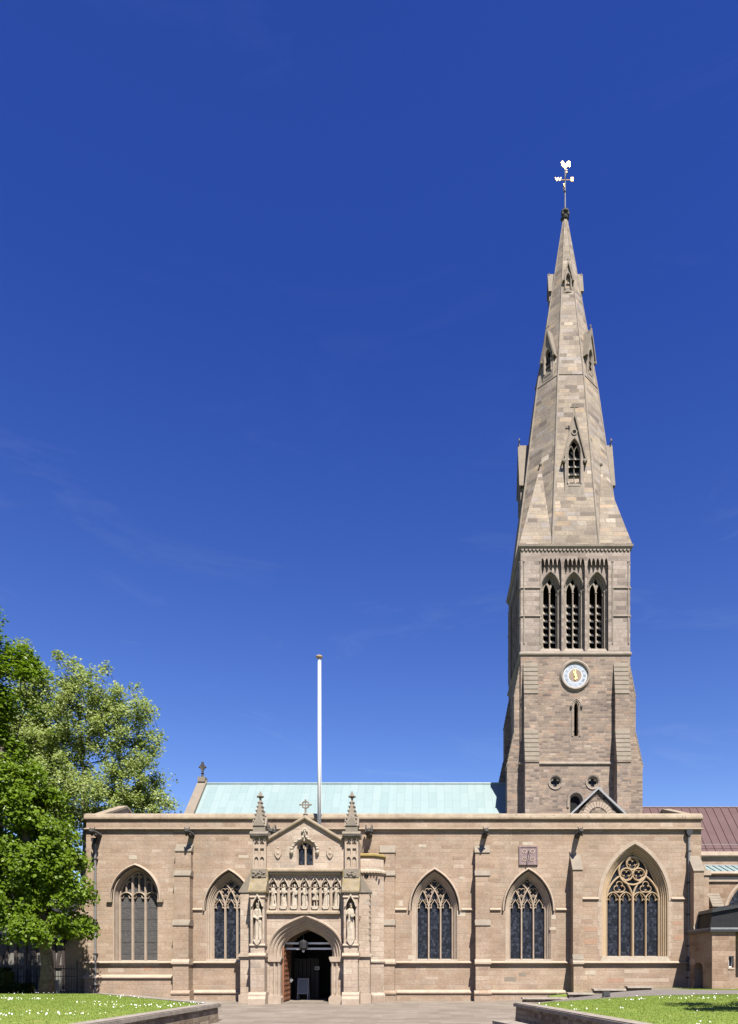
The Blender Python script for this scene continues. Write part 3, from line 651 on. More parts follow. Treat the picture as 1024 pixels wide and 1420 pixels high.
for (lb, spec), k in zip(W, kinds): window(lb, spec, k)

# ---- buttresses
def buttress(x0, x1, stages, base, zb=-0.6, top_slope=0.45, name='buttress', parent=None, mat='wall', wm='weather', label=None, lip=0.05):
    """stages: [(projection, top height)] from the ground up; weathering slabs overhang each set-off"""
    b = MB(); z = zb
    for i, (p, zt) in enumerate(stages):
        e = 0.0012 * i
        b.box(x0 + e, x1 - e, -p, 0.05, z, zt, mat)
        pn = stages[i + 1][0] if i + 1 < len(stages) else -0.02
        dz = top_slope if i + 1 == len(stages) else max(0.28, (p - pn) * 1.5)
        b.prism([(0.03, zt - 0.03), (-p - lip, zt - 0.03), (-p - lip, zt + 0.01), (-pn, zt + dz), (0.03, zt + dz)], x0 - lip * 0.7, x1 + lip * 0.7, wm, 'x')
        z = zt - 0.02
    if base:
        p = stages[0][0]
        b.prism([(0.03, base + 0.12), (-p, base + 0.12), (-p - 0.13, base), (-p - 0.13, base - 0.08), (-p - 0.07, base - 0.14), (-p - 0.07, zb), (0.03, zb)], x0 - 0.08, x1 + 0.08, mat, 'x')
    zs_ = F(1336) + 0.02
    p = stages[0][0]
    b.prism([(0.02, zs_ + 0.2), (-p, zs_ + 0.2), (-p - 0.10, zs_ + 0.03), (-p - 0.10, zs_ - 0.06), (-p, zs_ - 0.1), (0.02, zs_ - 0.1)], x0 - 0.05, x1 + 0.05, 'dress', 'x')
    o = b.build(name, parent or cath)
    if label: o['label'] = label
    return o
S = lambda py, p: F(py, -p)
def std_b(pxa, pxb, top=1182):
    return [(0.75, S(1283, 0.75)), (0.55, S(1214, 0.55)), (0.36, S(top, 0.4))]
buttress(X(240, -0.7), X(262, -0.7), std_b(0, 0, 1180), S(1377, 0.8))
buttress(X(527, -0.7), X(547.5, -0.7), std_b(0, 0), S(1377, 0.8))
buttress(X(660, -0.7), X(680, -0.7), std_b(0, 0), S(1377, 0.8))
buttress(X(795, -0.7), X(808, -0.7), [(0.88, S(1331, 0.88)), (0.72, S(1206, 0.72))], None, top_slope=0.95)
buttress(X(962, -0.7), X(976, -0.7), [(0.95, S(1292, 0.8)), (0.78, S(1208, 0.72))], None, top_slope=0.95, label='pale corner buttress with green stained stones')
# west-facing corner buttress, beyond the tree
b = MB(); b.prism([(XL - 1.35, -0.6), (XL - 1.35, 2.9), (XL - 1.0, 3.4), (XL - 1.0, 4.6), (XL + 0.05, 6.2), (XL + 0.05, -0.6)], 0.35, 1.2, 'wall'); b.prism([(XL - 1.45, 2.86), (XL - 1.45, 2.94), (XL - 0.98, 3.46), (XL - 0.9, 3.4)], 0.28, 1.27, 'weather')
b.build('buttress', cath)
# east return buttress
b = MB(); b.prism([(XR - 0.05, -0.6), (XR + 0.62, -0.6), (XR + 0.62, 7.1), (XR - 0.05, 8.35)], 0.5, 1.3, 'wall'); b.prism([(XR + 0.72, 7.02), (XR + 0.72, 7.3), (XR + 0.3, 7.3), (XR - 0.02, 8.5), (XR - 0.02, 8.3), (XR + 0.25, 7.02)], 0.42, 1.38, 'dress')
b.build('buttress', cath)

# ---- gargoyles
def gargoyle(px, wings, mat='dark'):
    x = X(px, -0.4); z = F(1155, -0.4)
    b = MB()
    b.tube([(x, 0.05, z - 0.1), (x, -0.3, z - 0.06), (x + 0.02, -0.62, z - 0.02), (x + 0.02, -0.85, z - 0.02)], [0.17, 0.16, 0.13, 0.11], mat, 8)
    b.ball((x + 0.02, -0.9, z + 0.02), (0.14, 0.17, 0.15), mat); b.ball((x + 0.02, -1.04, z - 0.04), (0.08, 0.12, 0.07), mat, 6)
    b.ball((x - 0.1, -0.66, z - 0.16), (0.06, 0.12, 0.07), mat, 6); b.ball((x + 0.13, -0.66, z - 0.16), (0.06, 0.12, 0.07), mat, 6)
    for s_ in (-1, 1): b.tube([(x + s_ * 0.08, -0.85, z + 0.1), (x + s_ * 0.15, -0.8, z + 0.24)], [0.05, 0.015], mat, 5)
    if wings:
        for s_ in (-1, 1): b.prism([(-0.2, z - 0.05), (-0.6, z + 0.02), (-0.5, z + 0.42), (-0.3, z + 0.3)], x + s_ * 0.17 - 0.03, x + s_ * 0.17 + 0.03, mat, 'x')
    b.build('gargoyle', cath, smooth=False)
for px, wg in ((133, 0), (263, 0), (378, 1), (512, 1), (673, 0), (803, 0)): gargoyle(px, wg)

# ---- rainwater pipes
def pipe(x, zt, zb, y=-0.14):
    b = MB(); b.tube([(x, y, zt - 0.25), (x, y, zb)], 0.062, 'pipe', 10)
    b.prism([(x - 0.18, zt), (x + 0.18, zt), (x + 0.16, zt - 0.18), (x + 0.07, zt - 0.32), (x - 0.07, zt - 0.32), (x - 0.16, zt - 0.18)], y - 0.12, 0.0, 'iron')
    z = zt - 1.2
    while z > zb: b.box(x - 0.11, x + 0.11, y - 0.075, 0.0, z, z + 0.07, 'iron'); z -= 1.75
    return b.build('downpipe', cath)
pipe(X(132, -0.14), F(1163), 0.3)
d = pipe(X(956, -0.14), F(1152), 0.5)
b = MB(); b.lathe((X(956, -0.14), -0.14, F(1338)), [(0.07, -0.35), (0.12, -0.3), (0.1, -0.1), (0.15, 0.0), (0.12, 0.18), (0.17, 0.22), (0.1, 0.42), (0.07, 0.45)], 'iron', 10); b.build('pipe_collar', d)

# small pale repair stones let into the wall
rp_ = MB()
for px0, px1, py0, py1 in ((179, 190, 1186, 1192), (256, 264, 1184, 1189), (331, 345, 1186, 1190), (581, 591, 1171, 1175), (725, 740, 1168, 1172), (637, 645, 1216, 1219), (634, 646, 1263, 1271), (765, 771, 1269, 1275), (763, 771, 1286, 1290), (566, 576, 1325, 1331), (553, 559, 1249, 1257), (812, 826, 1346, 1352)):
    rp_ = MB(); rp_.box(X(px0), X(px1), -0.006, 0.01, F(py1), F(py0), 'statue'); rp_.build('repair_stone', wo)
for px0, px1, py0, py1, mt in ((811, 829, 1286, 1292, 'pinkblock'), (811, 828, 1303, 1310, 'pinkblock'), (842, 865, 1357, 1363, 'pinkblock'), (934, 947, 1278, 1283, 'pinkblock'), (866, 928, 1357, 1362, 'dress'), (866, 900, 1345, 1350, 'dress'), (935, 950, 1297, 1304, 'pinkblock'), (700, 716, 1355, 1361, 'weather'), (720, 730, 1349, 1354, 'weather'), (658, 672, 1360, 1365, 'weather'), (690, 700, 1372, 1375, 'pinkblock'), (590, 608, 1355, 1359, 'dress'), (150, 172, 1343, 1349, 'dress'), (199, 210, 1340, 1346, 'pinkblock')):
    rp_ = MB(); rp_.box(X(px0), X(px1), -0.057 if py0 > 1372 else -0.006, 0.01, F(py1), F(py0), mt); rp_.build('repair_stone', wo)

# ================================================================== PORCH (part of the cathedral)
PY = -3.0
PX = lambda px, y=PY: X(px, y)
PZ = lambda py, y=PY: F(py, y)
pw = MB()
DCX, DHW, DZS, DZA = PX(424), 1.27, PZ(1327), PZ(1284)
out = [(PX(350), -0.3), (PX(496), -0.3), (PX(496), PZ(1163)), (PX(474.5), PZ(1163)), (PX(423), PZ(1136.5)), (PX(371), PZ(1163)), (PX(350), PZ(1163))]
dhole = arch4(DCX, 1.86, -0.25, DZS, PZ(1272.5), 16)
nhole = [(PX(370.5), PZ(1262)), (PX(473.5), PZ(1262)), (PX(473.5), PZ(1214)), (PX(370.5), PZ(1214))]
wcx = PX(423); whole = arch(wcx, 0.44, PZ(1200), PZ(1177), PZ(1166.5), 8)
pw.plate(out, [dhole, nhole, whole], PY, 0.62, 'porch')
pw.box(PX(350), PX(350) + 0.5, PY + 0.62, 0, -0.3, PZ(1163), 'porch'); pw.box(PX(496) - 0.5, PX(496), PY + 0.62, 0, -0.3, PZ(1163), 'porch')
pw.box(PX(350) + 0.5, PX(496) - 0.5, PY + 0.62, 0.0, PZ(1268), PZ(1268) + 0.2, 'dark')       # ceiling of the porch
porch = pw.build('porch', cath); porch['label'] = 'carved stone porch with pointed doorway and row of statue niches'
# inner passage
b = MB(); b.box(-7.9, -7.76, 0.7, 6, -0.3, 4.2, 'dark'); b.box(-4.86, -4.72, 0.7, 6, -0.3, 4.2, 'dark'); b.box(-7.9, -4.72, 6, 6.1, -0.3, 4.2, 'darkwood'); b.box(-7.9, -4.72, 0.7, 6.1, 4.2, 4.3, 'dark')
b.box(-7.76, -4.86, -2.9, 6, -0.3, 0.05, 'paving')
for k in range(6): b.box(-7.74 + k * 0.24, -7.53 + k * 0.24, 1.6, 1.68, 0.05, 2.2, 'darkwood')
b.box(-7.7, -6.3, 1.55, 1.6, 2.2, 2.35, 'darkwood'); b.build('inner_passage', porch)
# door arch mouldings
b = MB()
prof = [(0.0, 0.0), (-0.05, 0.05), (-0.10, 0.03), (-0.16, 0.10), (-0.17, 0.17), (-0.24, 0.16), (-0.30, 0.22), (-0.32, 0.32), (-0.40, 0.33), (-0.46, 0.40), (-0.47, 0.50), (-0.55, 0.56), (-0.55, 0.64)]
b.sweep(arch4(DCX, 1.86, DZS - 0.02, DZS, PZ(1272.5), 18), prof, 'dress', pclosed=False, y=PY)
b.sweep(arch4(DCX, 1.87, DZS - 0.01, DZS, PZ(1272.2), 18), [(0, 0.0), (0, -0.05), (0.06, -0.11), (0.13, -0.11), (0.16, -0.04), (0.16, 0)], 'dress', y=PY)
b.build('door_arch', porch, fix=False)
for s_ in (-1, 1):
    b = MB(); x0, x1 = sorted((DCX + s_ * 1.88, DCX + s_ * 1.30)); xm = (x0 + x1) / 2
    b.box(x0, x1, PY + 0.06, PY + 0.62, -0.2, DZS - 0.26, 'porch')
    for t_ in (0.1, 0.55): b.lathe((DCX + s_ * (1.33 + t_ * 0.5), PY + 0.03, 0), [(0.1, 0.0), (0.1, 0.35), (0.065, 0.42), (0.055, 0.5), (0.055, DZS - 0.45), (0.09, DZS - 0.3), (0.11, DZS - 0.2)], 'dress', 10)
    b.prism([(x0 - 0.08, DZS), (x1 + 0.08, DZS), (x1 + 0.08, DZS - 0.1), (x1 + 0.02, DZS - 0.26), (x0 - 0.02, DZS - 0.26), (x0 - 0.08, DZS - 0.1)], PY - 0.1, PY + 0.62, 'dress')
    b.prism([(x0 - 0.1, -0.2), (x1 + 0.06, -0.2), (x1 + 0.06, 0.3), (x1, 0.42), (x0, 0.42), (x0 - 0.1, 0.3)], PY - 0.14, PY + 0.55, 'dress')
    b.build('door_jamb', porch)
# door leaf, folded back along the left side
b = MB(); lx = DCX - 1.27
b.box(lx - 0.02, lx + 0.05, PY + 0.45, PY + 2.1, 0.08, DZS + 0.5, 'doorwood')
for k in range(11): b.box(lx + 0.05, lx + 0.085, PY + 0.47, PY + 2.08, 0.15 + k * 0.26, 0.24 + k * 0.26, 'doorwood')
for k in range(5): b.box(lx + 0.05, lx + 0.078, PY + 0.46 + k * 0.39, PY + 0.54 + k * 0.39, 0.1, DZS + 0.48, 'doorwood')
dl = b.build('door_leaf', porch)
b = MB(); b.box(lx + 0.085, lx + 0.2, PY + 1.95, PY + 2.08, 1.05, 1.3, 'pipe'); b.ball((lx + 0.2, PY + 2.0, 1.15), 0.06, 'pipe'); b.build('lock', porch)
# tie bars and lantern in the doorway
b = MB()
for z in (PZ(1316, -2), PZ(1308.5, -2)): b.box(DCX - 1.28, DCX + 1.28, -2.05, -1.97, z - 0.05, z + 0.05, 'white')
b.build('tie_bar', porch)
lan = empty('hanging_lantern', (PX(421, -2.3), -2.3, PZ(1312, -2.3)))
tag(lan, 'dark round lantern hanging under the arch of the porch doorway', 'lantern')
b = MB(); b.lathe((0, 0, 0), [(0.03, 0.34), (0.16, 0.26), (0.24, 0.2), (0.24, 0.15), (0.22, -0.12), (0.14, -0.2), (0.03, -0.24)][::-1], 'iron', 8); b.build('lantern_case', lan)
b = MB(); b.tube([(0, 0, 0.3), (0, 0, 1.12)], 0.015, 'iron', 6); b.build('chain', lan)
b = MB(); b.ball((0, 0, -0.27), 0.075, 'white', 8); b.build('bulb', lan)

# string courses and carved frieze of the porch
b = MB()
def pstrip(x0, x1, z, h, p, mat='dress', y=PY):
    b.prism([(y + 0.02, z + h), (y - p * 0.5, z + h * 0.7), (y - p, z + h * 0.2), (y - p, z - h * 0.3), (y - p * 0.5, z - h * 0.6), (y + 0.02, z - h * 0.7)], x0, x1, mat, 'x')
pstrip(PX(369), PX(476), PZ(1208), 0.16, 0.24, 'coping'); pstrip(PX(369), PX(472), PZ(1266.5), 0.15, 0.18, 'coping')
rr = random.Random(3)
for k in range(52):
    x = PX(371) + (PX(473) - PX(371)) * (k + 0.5) / 52
    b.ball((x, PY - 0.09, PZ(1211.3) + rr.uniform(-0.02, 0.02)), (0.045, 0.06, 0.05 + rr.uniform(0, 0.02)), 'statue', 6)
b.box(PX(370), PX(474), PY - 0.06, PY + 0.05, PZ(1213.6), PZ(1209.5), 'dress')
b.build('frieze', porch)
# niche row
b = MB(); ncx = [PX(378.5 + 14.65 * k) for k in range(7)]; nz0, nz1, nz2 = PZ(1256.5), PZ(1231), PZ(1222)
o_ = [(PX(370.6), PZ(1262)), (PX(473.4), PZ(1262)), (PX(473.4), PZ(1213.9)), (PX(370.6), PZ(1213.9))]
b.plate(o_, [arch(c, 0.205, nz0, nz1, nz2, 6) for c in ncx], PY + 0.05, 0.34, 'dress')
b.box(PX(370.6), PX(473.4), PY + 0.39, PY + 0.6, PZ(1262), PZ(1213.9), 'porch')
for c in ncx:
    b.sweep([(c - 0.26, nz1 + 0.02), (c - 0.2, nz1 + 0.2), (c - 0.08, nz2 + 0.1), (c, nz2 + 0.26), (c + 0.08, nz2 + 0.1), (c + 0.2, nz1 + 0.2), (c + 0.26, nz1 + 0.02)], [(-0.03, 0.0), (-0.02, -0.07), (0.02, -0.07), (0.03, 0)], 'statue', y=PY + 0.05)
    for s_ in (-1, 1):
        b.tube([(c + s_ * 0.27, PY + 0.04, nz0 - 0.2), (c + s_ * 0.27, PY + 0.04, nz2 + 0.25)], [0.03, 0.025], 'dress', 6)
        b.bar([(c + s_ * 0.2, nz1 + 0.02), (c + s_ * 0.11, nz1 - 0.02), (c + s_ * 0.1, nz1 + 0.16)], 0.035, PY + 0.05, 'dress')
    b.prism([(c - 0.19, nz0 - 0.02), (c + 0.19, nz0 - 0.02), (c + 0.13, nz0 - 0.17), (c - 0.13, nz0 - 0.17)], PY - 0.06, PY + 0.39, 'statue')
b.build('niche_row', porch)
# porch window
b = MB(); wz0, wzs, wza = PZ(1200), PZ(1177), PZ(1166.5)
b.sweep(arch(wcx, 0.44, wz0, wzs, wza, 8), [(0, 0), (-0.03, 0.03), (-0.04, 0.12), (-0.08, 0.16), (-0.08, 0.3)], 'dress', pclosed=False, y=PY)
b.prism(arch(wcx, 0.42, wz0, wzs, wza - 0.03, 8), PY + 0.28, PY + 0.33, 'glass')
b.bar([(wcx, wz0), (wcx, wzs + 0.08)], 0.1, PY + 0.12, 'dress', d=0.16)
for s_ in (-1, 1): light_head(b, wcx + s_ * 0.2, 0.36, wzs - 0.02, PY + 0.14, 'dress', 0.05); b.bar([(wcx, wzs + 0.08), (wcx + s_ * 0.16, wzs + 0.3)], 0.06, PY + 0.13, 'dress')
b.prism([(PY + 0.3, wz0 + 0.02), (PY - 0.05, wz0 - 0.1), (PY - 0.05, wz0 - 0.16), (PY + 0.3, wz0 - 0.16)], wcx - 0.5, wcx + 0.5, 'dress', 'x')
og = [(wcx - 0.64, wzs - 0.22), (wcx - 0.62, wzs + 0.05), (wcx - 0.5, wzs + 0.26), (wcx - 0.3, wzs + 0.38), (wcx - 0.1, wzs + 0.5), (wcx, wza + 0.42)]
b.sweep(og + [(2 * wcx - x, z) for x, z in og[-2::-1]], [(-0.04, 0), (-0.04, -0.08), (0.02, -0.13), (0.06, -0.08), (0.06, 0)], 'statue', y=PY)
for x, z in og[1:5]:
    for s_ in (-1, 1): b.ball((wcx + s_ * (wcx - x), PY - 0.1, z + 0.07), (0.07, 0.06, 0.06), 'statue', 6)
for s_ in (-1, 1): b.ball((wcx + s_ * 0.66, PY - 0.1, wzs - 0.18), (0.1, 0.12, 0.15), 'statue'); b.ball((wcx + s_ * 0.66, PY - 0.15, wzs - 0.02), (0.09, 0.1, 0.08), 'statue', 6)
for dx, dz in ((0, 0.62), (-0.12, 0.5), (0.12, 0.5), (0, 0.48), (-0.07, 0.58), (0.07, 0.58)): b.ball((wcx + dx, PY - 0.08, wza + dz), (0.06, 0.06, 0.08), 'statue', 6)
b.build('porch_window', porch, fix=False)
for px in (386, 458):
    x, z = PX(px), PZ(1184)
    b = MB(); b.prism([(x - 0.17, z + 0.22), (x + 0.17, z + 0.22), (x + 0.17, z - 0.02), (x + 0.1, z - 0.18), (x, z - 0.27), (x - 0.1, z - 0.18), (x - 0.17, z - 0.02)], PY - 0.07, PY + 0.01, 'dress')
    b.ball((x, PY - 0.07, z + 0.02), (0.09, 0.04, 0.1), 'dress', 8); b.ball((x, PY - 0.05, z + 0.27), (0.06, 0.05, 0.05), 'dress', 6); b.build('shield', porch)
# gable coping and cross
b = MB(); gpath = [(PX(368), PZ(1168.5)), (PX(374), PZ(1165)), (PX(423), PZ(1136)), (PX(471.5), PZ(1165)), (PX(477), PZ(1168.5))]
b.sweep(gpath, [(-0.05, 0.02), (-0.05, -0.06), (0.0, -0.14), (0.05, -0.16), (0.12, -0.14), (0.16, -0.02), (0.16, 0.66), (-0.05, 0.66)], 'coping', y=PY); b.build('gable_coping', porch)
b = MB(); cx_, cz_ = PX(423), PZ(1115)
b.lathe((cx_, PY + 0.2, PZ(1136)), [(0.22, -0.1), (0.2, 0.1), (0.1, 0.22), (0.13, 0.28), (0.06, 0.36)], 'weather', 8)
b.sweep(circ(cx_, cz_, 0.17, 20), [(-0.03, -0.05), (0.03, -0.05), (0.03, 0.05), (-0.03, 0.05)], 'weather', closed=True, y=PY + 0.2)
for a in (0, pi / 2, pi, 1.5 * pi):
    c, s_ = math.cos(a), math.sin(a); b.tube([(cx_, PY + 0.2, cz_), (cx_ + c * 0.32, PY + 0.2, cz_ + s_ * 0.23)], [0.03, 0.04], 'weather', 6)
    b.ball((cx_ + c * 0.24, PY + 0.2, cz_ + s_ * 0.24), 0.05, 'weather', 6)
    b.ball((cx_ + math.cos(a + pi / 4) * 0.18, PY + 0.2, cz_ + math.sin(a + pi / 4) * 0.18), 0.045, 'weather', 6)
b.tube([(cx_, PY + 0.2, cz_ - 0.2), (cx_, PY + 0.2, cz_ - 0.55)], 0.05, 'weather', 6); b.build('gable_cross', porch)
# porch roof
b = MB(); b.prism([(PX(366), PZ(1164)), (PX(423), PZ(1137.5)), (PX(480), PZ(1164)), (PX(480), PZ(1167)), (PX(423), PZ(1141)), (PX(366), PZ(1167))], PY + 0.55, 0.0, 'lead'); b.build('porch_roof', porch)

# corner buttresses with niches and pinnacles
def porch_pier(px):
    x = PX(px, -3.5); hw = 0.355; b = MB(); yf, ym = -3.62, -3.0
    xa, xb = x - hw, x + hw
    z1, z2 = F(1325, -3.6), F(1238, -3.6)
    b.prism([(ym, -0.3), (yf - 0.22, -0.3), (yf - 0.22, 0.28), (yf - 0.12, 0.42), (yf - 0.12, 0.5), (yf - 0.02, 0.62), (ym, 0.62)], xa - 0.08, xb + 0.08, 'dress', 'x')
    b.box(xa, xb, yf, ym + 0.02, 0.5, z1, 'porch')
    nzb, nzs_, nza = F(1303, -3.6), F(1257, -3.6), F(1246, -3.6)
    b.plate([(xa + 0.004, z1), (xb - 0.004, z1), (xb - 0.004, z2), (xa + 0.004, z2)], [arch(x, 0.245, nzb, nzs_, nza, 7)], yf + 0.003, 0.46, 'porch')
    b.box(xa + 0.008, xb - 0.008, yf + 0.46, ym + 0.02, z1, z2, 'porch')
    for zz, p, h in ((z1, 0.12, 0.12), (F(1311, -3.6), 0.07, 0.07), (F(1244, -3.6), 0.06, 0.08)):
        b.prism([(ym, zz + h), (yf, zz + h), (yf - p, zz), (yf - p, zz - h * 0.4), (yf, zz - h * 0.8), (ym, zz - h * 0.8)], xa - p * 0.6, xb + p * 0.6, 'dress', 'x')
    b.sweep([(x - 0.27, nzs_ - 0.02), (x - 0.2, nzs_ + 0.2), (x, nza + 0.16), (x + 0.2, nzs_ + 0.2), (x + 0.27, nzs_ - 0.02)], [(-0.03, 0), (-0.02, -0.1), (0.03, -0.1), (0.05, 0)], 'statue', y=yf)
    b.prism([(x - 0.2, nzb), (x + 0.2, nzb), (x + 0.14, nzb - 0.14), (x + 0.05, nzb - 0.28), (x - 0.05, nzb - 0.28), (x - 0.14, nzb - 0.14)], yf - 0.12, yf + 0.44, 'statue')
    # weathered slope
    b.prism([(ym, z2), (yf - 0.12, z2), (yf - 0.12, z2 + 0.09), (ym - 0.28, F(1217, -3.3)), (ym - 0.25, F(1205, -3.3)), (ym, F(1205, -3.3))], xa - 0.09, xb + 0.09, 'lichen', 'x')
    b.box(xa - 0.012, xb + 0.012, ym - 0.34, ym - 0.2, F(1217, -3.3), F(1205.5, -3.3), 'weather')
    for i in range(14): b.ball((x + rr.uniform(-0.28, 0.28), ym - 0.36, F(1211, -3.3) + rr.uniform(-0.15, 0.15)), (0.07, 0.05, 0.06), 'weather', 6)
    # panelled shaft
    yf2 = ym - 0.25; z3, z4 = F(1205, -3.3), F(1161, -3.3); sw = hw - 0.01
    ph = []
    for s_ in (-1, 1):
        ph += [arch(x + s_ * 0.145, 0.1, z3 + 0.1, z3 + 0.50, z3 + 0.62, 4), [(x + s_ * 0.145 - 0.1, z3 + 0.72), (x + s_ * 0.145 + 0.1, z3 + 0.72), (x + s_ * 0.145 + 0.1, z3 + 1.05), (x + s_ * 0.145 - 0.1, z3 + 1.05)], foil(x + s_ * 0.14, z3 + 1.3, 0.12, 4), foil(x + s_ * 0.14, z3 + 1.52, 0.1, 4, pi / 4)]
    b.plate([(x - sw, z3), (x + sw, z3), (x + sw, z4), (x - sw, z4)], ph, yf2, 0.08, 'dress'); b.box(x - sw, x + sw, yf2 + 0.08, ym + 0.3, z3, z4, 'dress')
    # corbelled cornice
    b.prism([(yf2, z4 - 0.04), (yf2 - 0.1, z4 + 0.06), (yf2 - 0.14, z4 + 0.14), (yf2 - 0.14, z4 + 0.2), (yf2, z4 + 0.3), (ym + 0.3, z4 + 0.3), (ym + 0.42, z4 + 0.2), (ym + 0.42, z4 + 0.12), (ym + 0.3, z4 - 0.04)], x - sw - 0.12, x + sw + 0.12, 'weather', 'x')
    for i in range(7): b.ball((x - sw + i * sw / 3, yf2 - 0.12, z4 + 0.04), (0.06, 0.06, 0.05), 'dark', 6)
    pier = b.build('porch_pier', porch)
    # pinnacle
    b = MB(); yc = (yf2 + ym + 0.3) / 2; zb_ = z4 + 0.28
    b.lathe((x, yc, zb_), [(0.44, 0), (0.44, 0.28), (0.36, 0.34), (0.36, 0.5)], 'weather', 4, pi / 4)
    zt = F(1108, -3.1) - zb_
    b.lathe((x, yc, zb_ + 0.45), [(0.40, 0), (0.33, 0.25), (0.07, zt - 0.5), (0.06, zt - 0.38)], 'weather', 4, pi / 4)
    for sx in (-1, 1):   # gablets
        pass
    b.prism([(x - 0.3, zb_ + 0.3), (x + 0.3, zb_ + 0.3), (x, zb_ + 0.8)], yc - 0.36, yc + 0.36, 'weather')
    b.prism([(yc - 0.3, zb_ + 0.3), (yc + 0.3, zb_ + 0.3), (yc, zb_ + 0.8)], x - 0.36, x + 0.36, 'weather', 'x')
    for k in range(5):
        t_ = 0.18 + k * 0.17; r_ = 0.42 * (1 - t_ * 0.86); z_ = zb_ + 0.45 + t_ * (zt - 0.45)
        for q in range(4):
            a = pi / 4 + q * pi / 2; b.ball((x + r_ * math.cos(a), yc + r_ * math.sin(a), z_), (0.065, 0.065, 0.055), 'weather', 6)
    zf = zb_ + zt + 0.02
    for a in range(6): b.ball((x + 0.12 * math.cos(a * pi / 3), yc + 0.12 * math.sin(a * pi / 3), zf + 0.12), (0.08, 0.08, 0.06), 'weather', 6)
    b.ball((x, yc, zf + 0.05), (0.08, 0.08, 0.05), 'weather', 6); b.lathe((x, yc, zf + 0.1), [(0.1, 0), (0.09, 0.1), (0.02, 0.3)], 'weather', 6)
    b.build('pinnacle', porch)
    return x, nzb
piers = [porch_pier(358), porch_pier(487)]
# flanking side buttresses of the porch
for pxa, pxb, s_ in ((333.5, 347, -1), (499, 513, 1)):
    xa, xb = X(pxa, -2.7), X(pxb, -2.7); b = MB()
    xi, xo = (xb, xa) if s_ < 0 else (xa, xb)
    zs2 = F(1238, -2.7); zt2 = F(1212, -2.7)
    b.box(*sorted((xi + -s_ * 0.1, xo)), -2.7, -1.9, -0.3, zs2, 'porch')
    b.prism([(xi - s_ * 0.1, zs2), (xo + s_ * 0.07, zs2), (xo + s_ * 0.07, zs2 + 0.08), (xi + s_ * 0.02, zt2), (xi - s_ * 0.1, zt2)], -2.76, -1.84, 'weather')
    b.box(*sorted((xi, xo + s_ * 0.07)), -2.8, -1.86, -0.3, 0.45, 'dress'); z1 = F(1325, -2.7)
    b.prism([(xi, z1 + 0.1), (xo, z1 + 0.1), (xo + s_ * 0.1, z1), (xo + s_ * 0.1, z1 - 0.08), (xi, z1 - 0.08)], -2.82, -1.84, 'dress')
    if s_ > 0:
        for k in range(9): b.ball((xo, -2.66, F(1240 + 8 * k, -2.7)), (0.07, 0.08, 0.09 + 0.02 * (k % 3)), 'weather', 6)
        for z_, t_ in ((F(1276, -2.7), '7'),):
            fx = X(494.5, -2.71); b.text(t_, 0.28, 'rust', lambda a, c, d_: (X(503, -2.7) + a - 0.17, -2.706 - d_, F(1277, -2.7) + c), 0.012)
            b.box(X(503, -2.7) - 0.26, X(503, -2.7) - 0.08, -2.72, -2.69, F(1271.5, -2.7) - 0.015, F(1271.5, -2.7) + 0.015, 'rust')
    b.build('porch_buttress', porch)
# octagonal stair turret right of the porch
b = MB(); tx, ty, tr = -3.28, -0.55, 0.93
z = lambda py: F(py, -0.9)
b.lathe((tx, ty, 0), [(tr + 0.08, -0.3), (tr + 0.08, z(1380)), (tr, z(1377)), (tr, z(1336)), (tr + 0.08, z(1335)), (tr + 0.08, z(1333)), (tr, z(1331)), (tr, z(1213))], 'porch', 8, pi / 8)
b.lathe((tx, ty, 0), [(tr - 0.02, z(1216)), (tr + 0.12, z(1212)), (tr + 0.12, z(1209.5)), (tr, z(1207))], 'dress', 8, pi / 8)
b.lathe((tx, ty, 0), [(tr, z(1207.5)), (tr - 0.02, z(1190.5))], 'porch', 8, pi / 8)
b.lathe((tx, ty, 0), [(tr - 0.05, z(1192)), (tr + 0.09, z(1189)), (tr + 0.09, z(1187)), (tr - 0.05, z(1185.5)), (0.1, z(1182.5))], 'yelichen', 8, pi / 8)
for k in range(10): b.box(tx - 0.75 + k * 0.16, tx - 0.68 + k * 0.16, ty - tr - 0.10, ty - tr + 0.1, z(1212.5), z(1210), 'statue')
tu = b.build('stair_turret', porch)
b = MB(); fx_ = X(508.5, -1.45); b.prism(foil(fx_, F(1215, -1.45), 0.12, 4), ty - 0.895, ty - 0.86, 'void'); b.build('quatrefoil', porch)

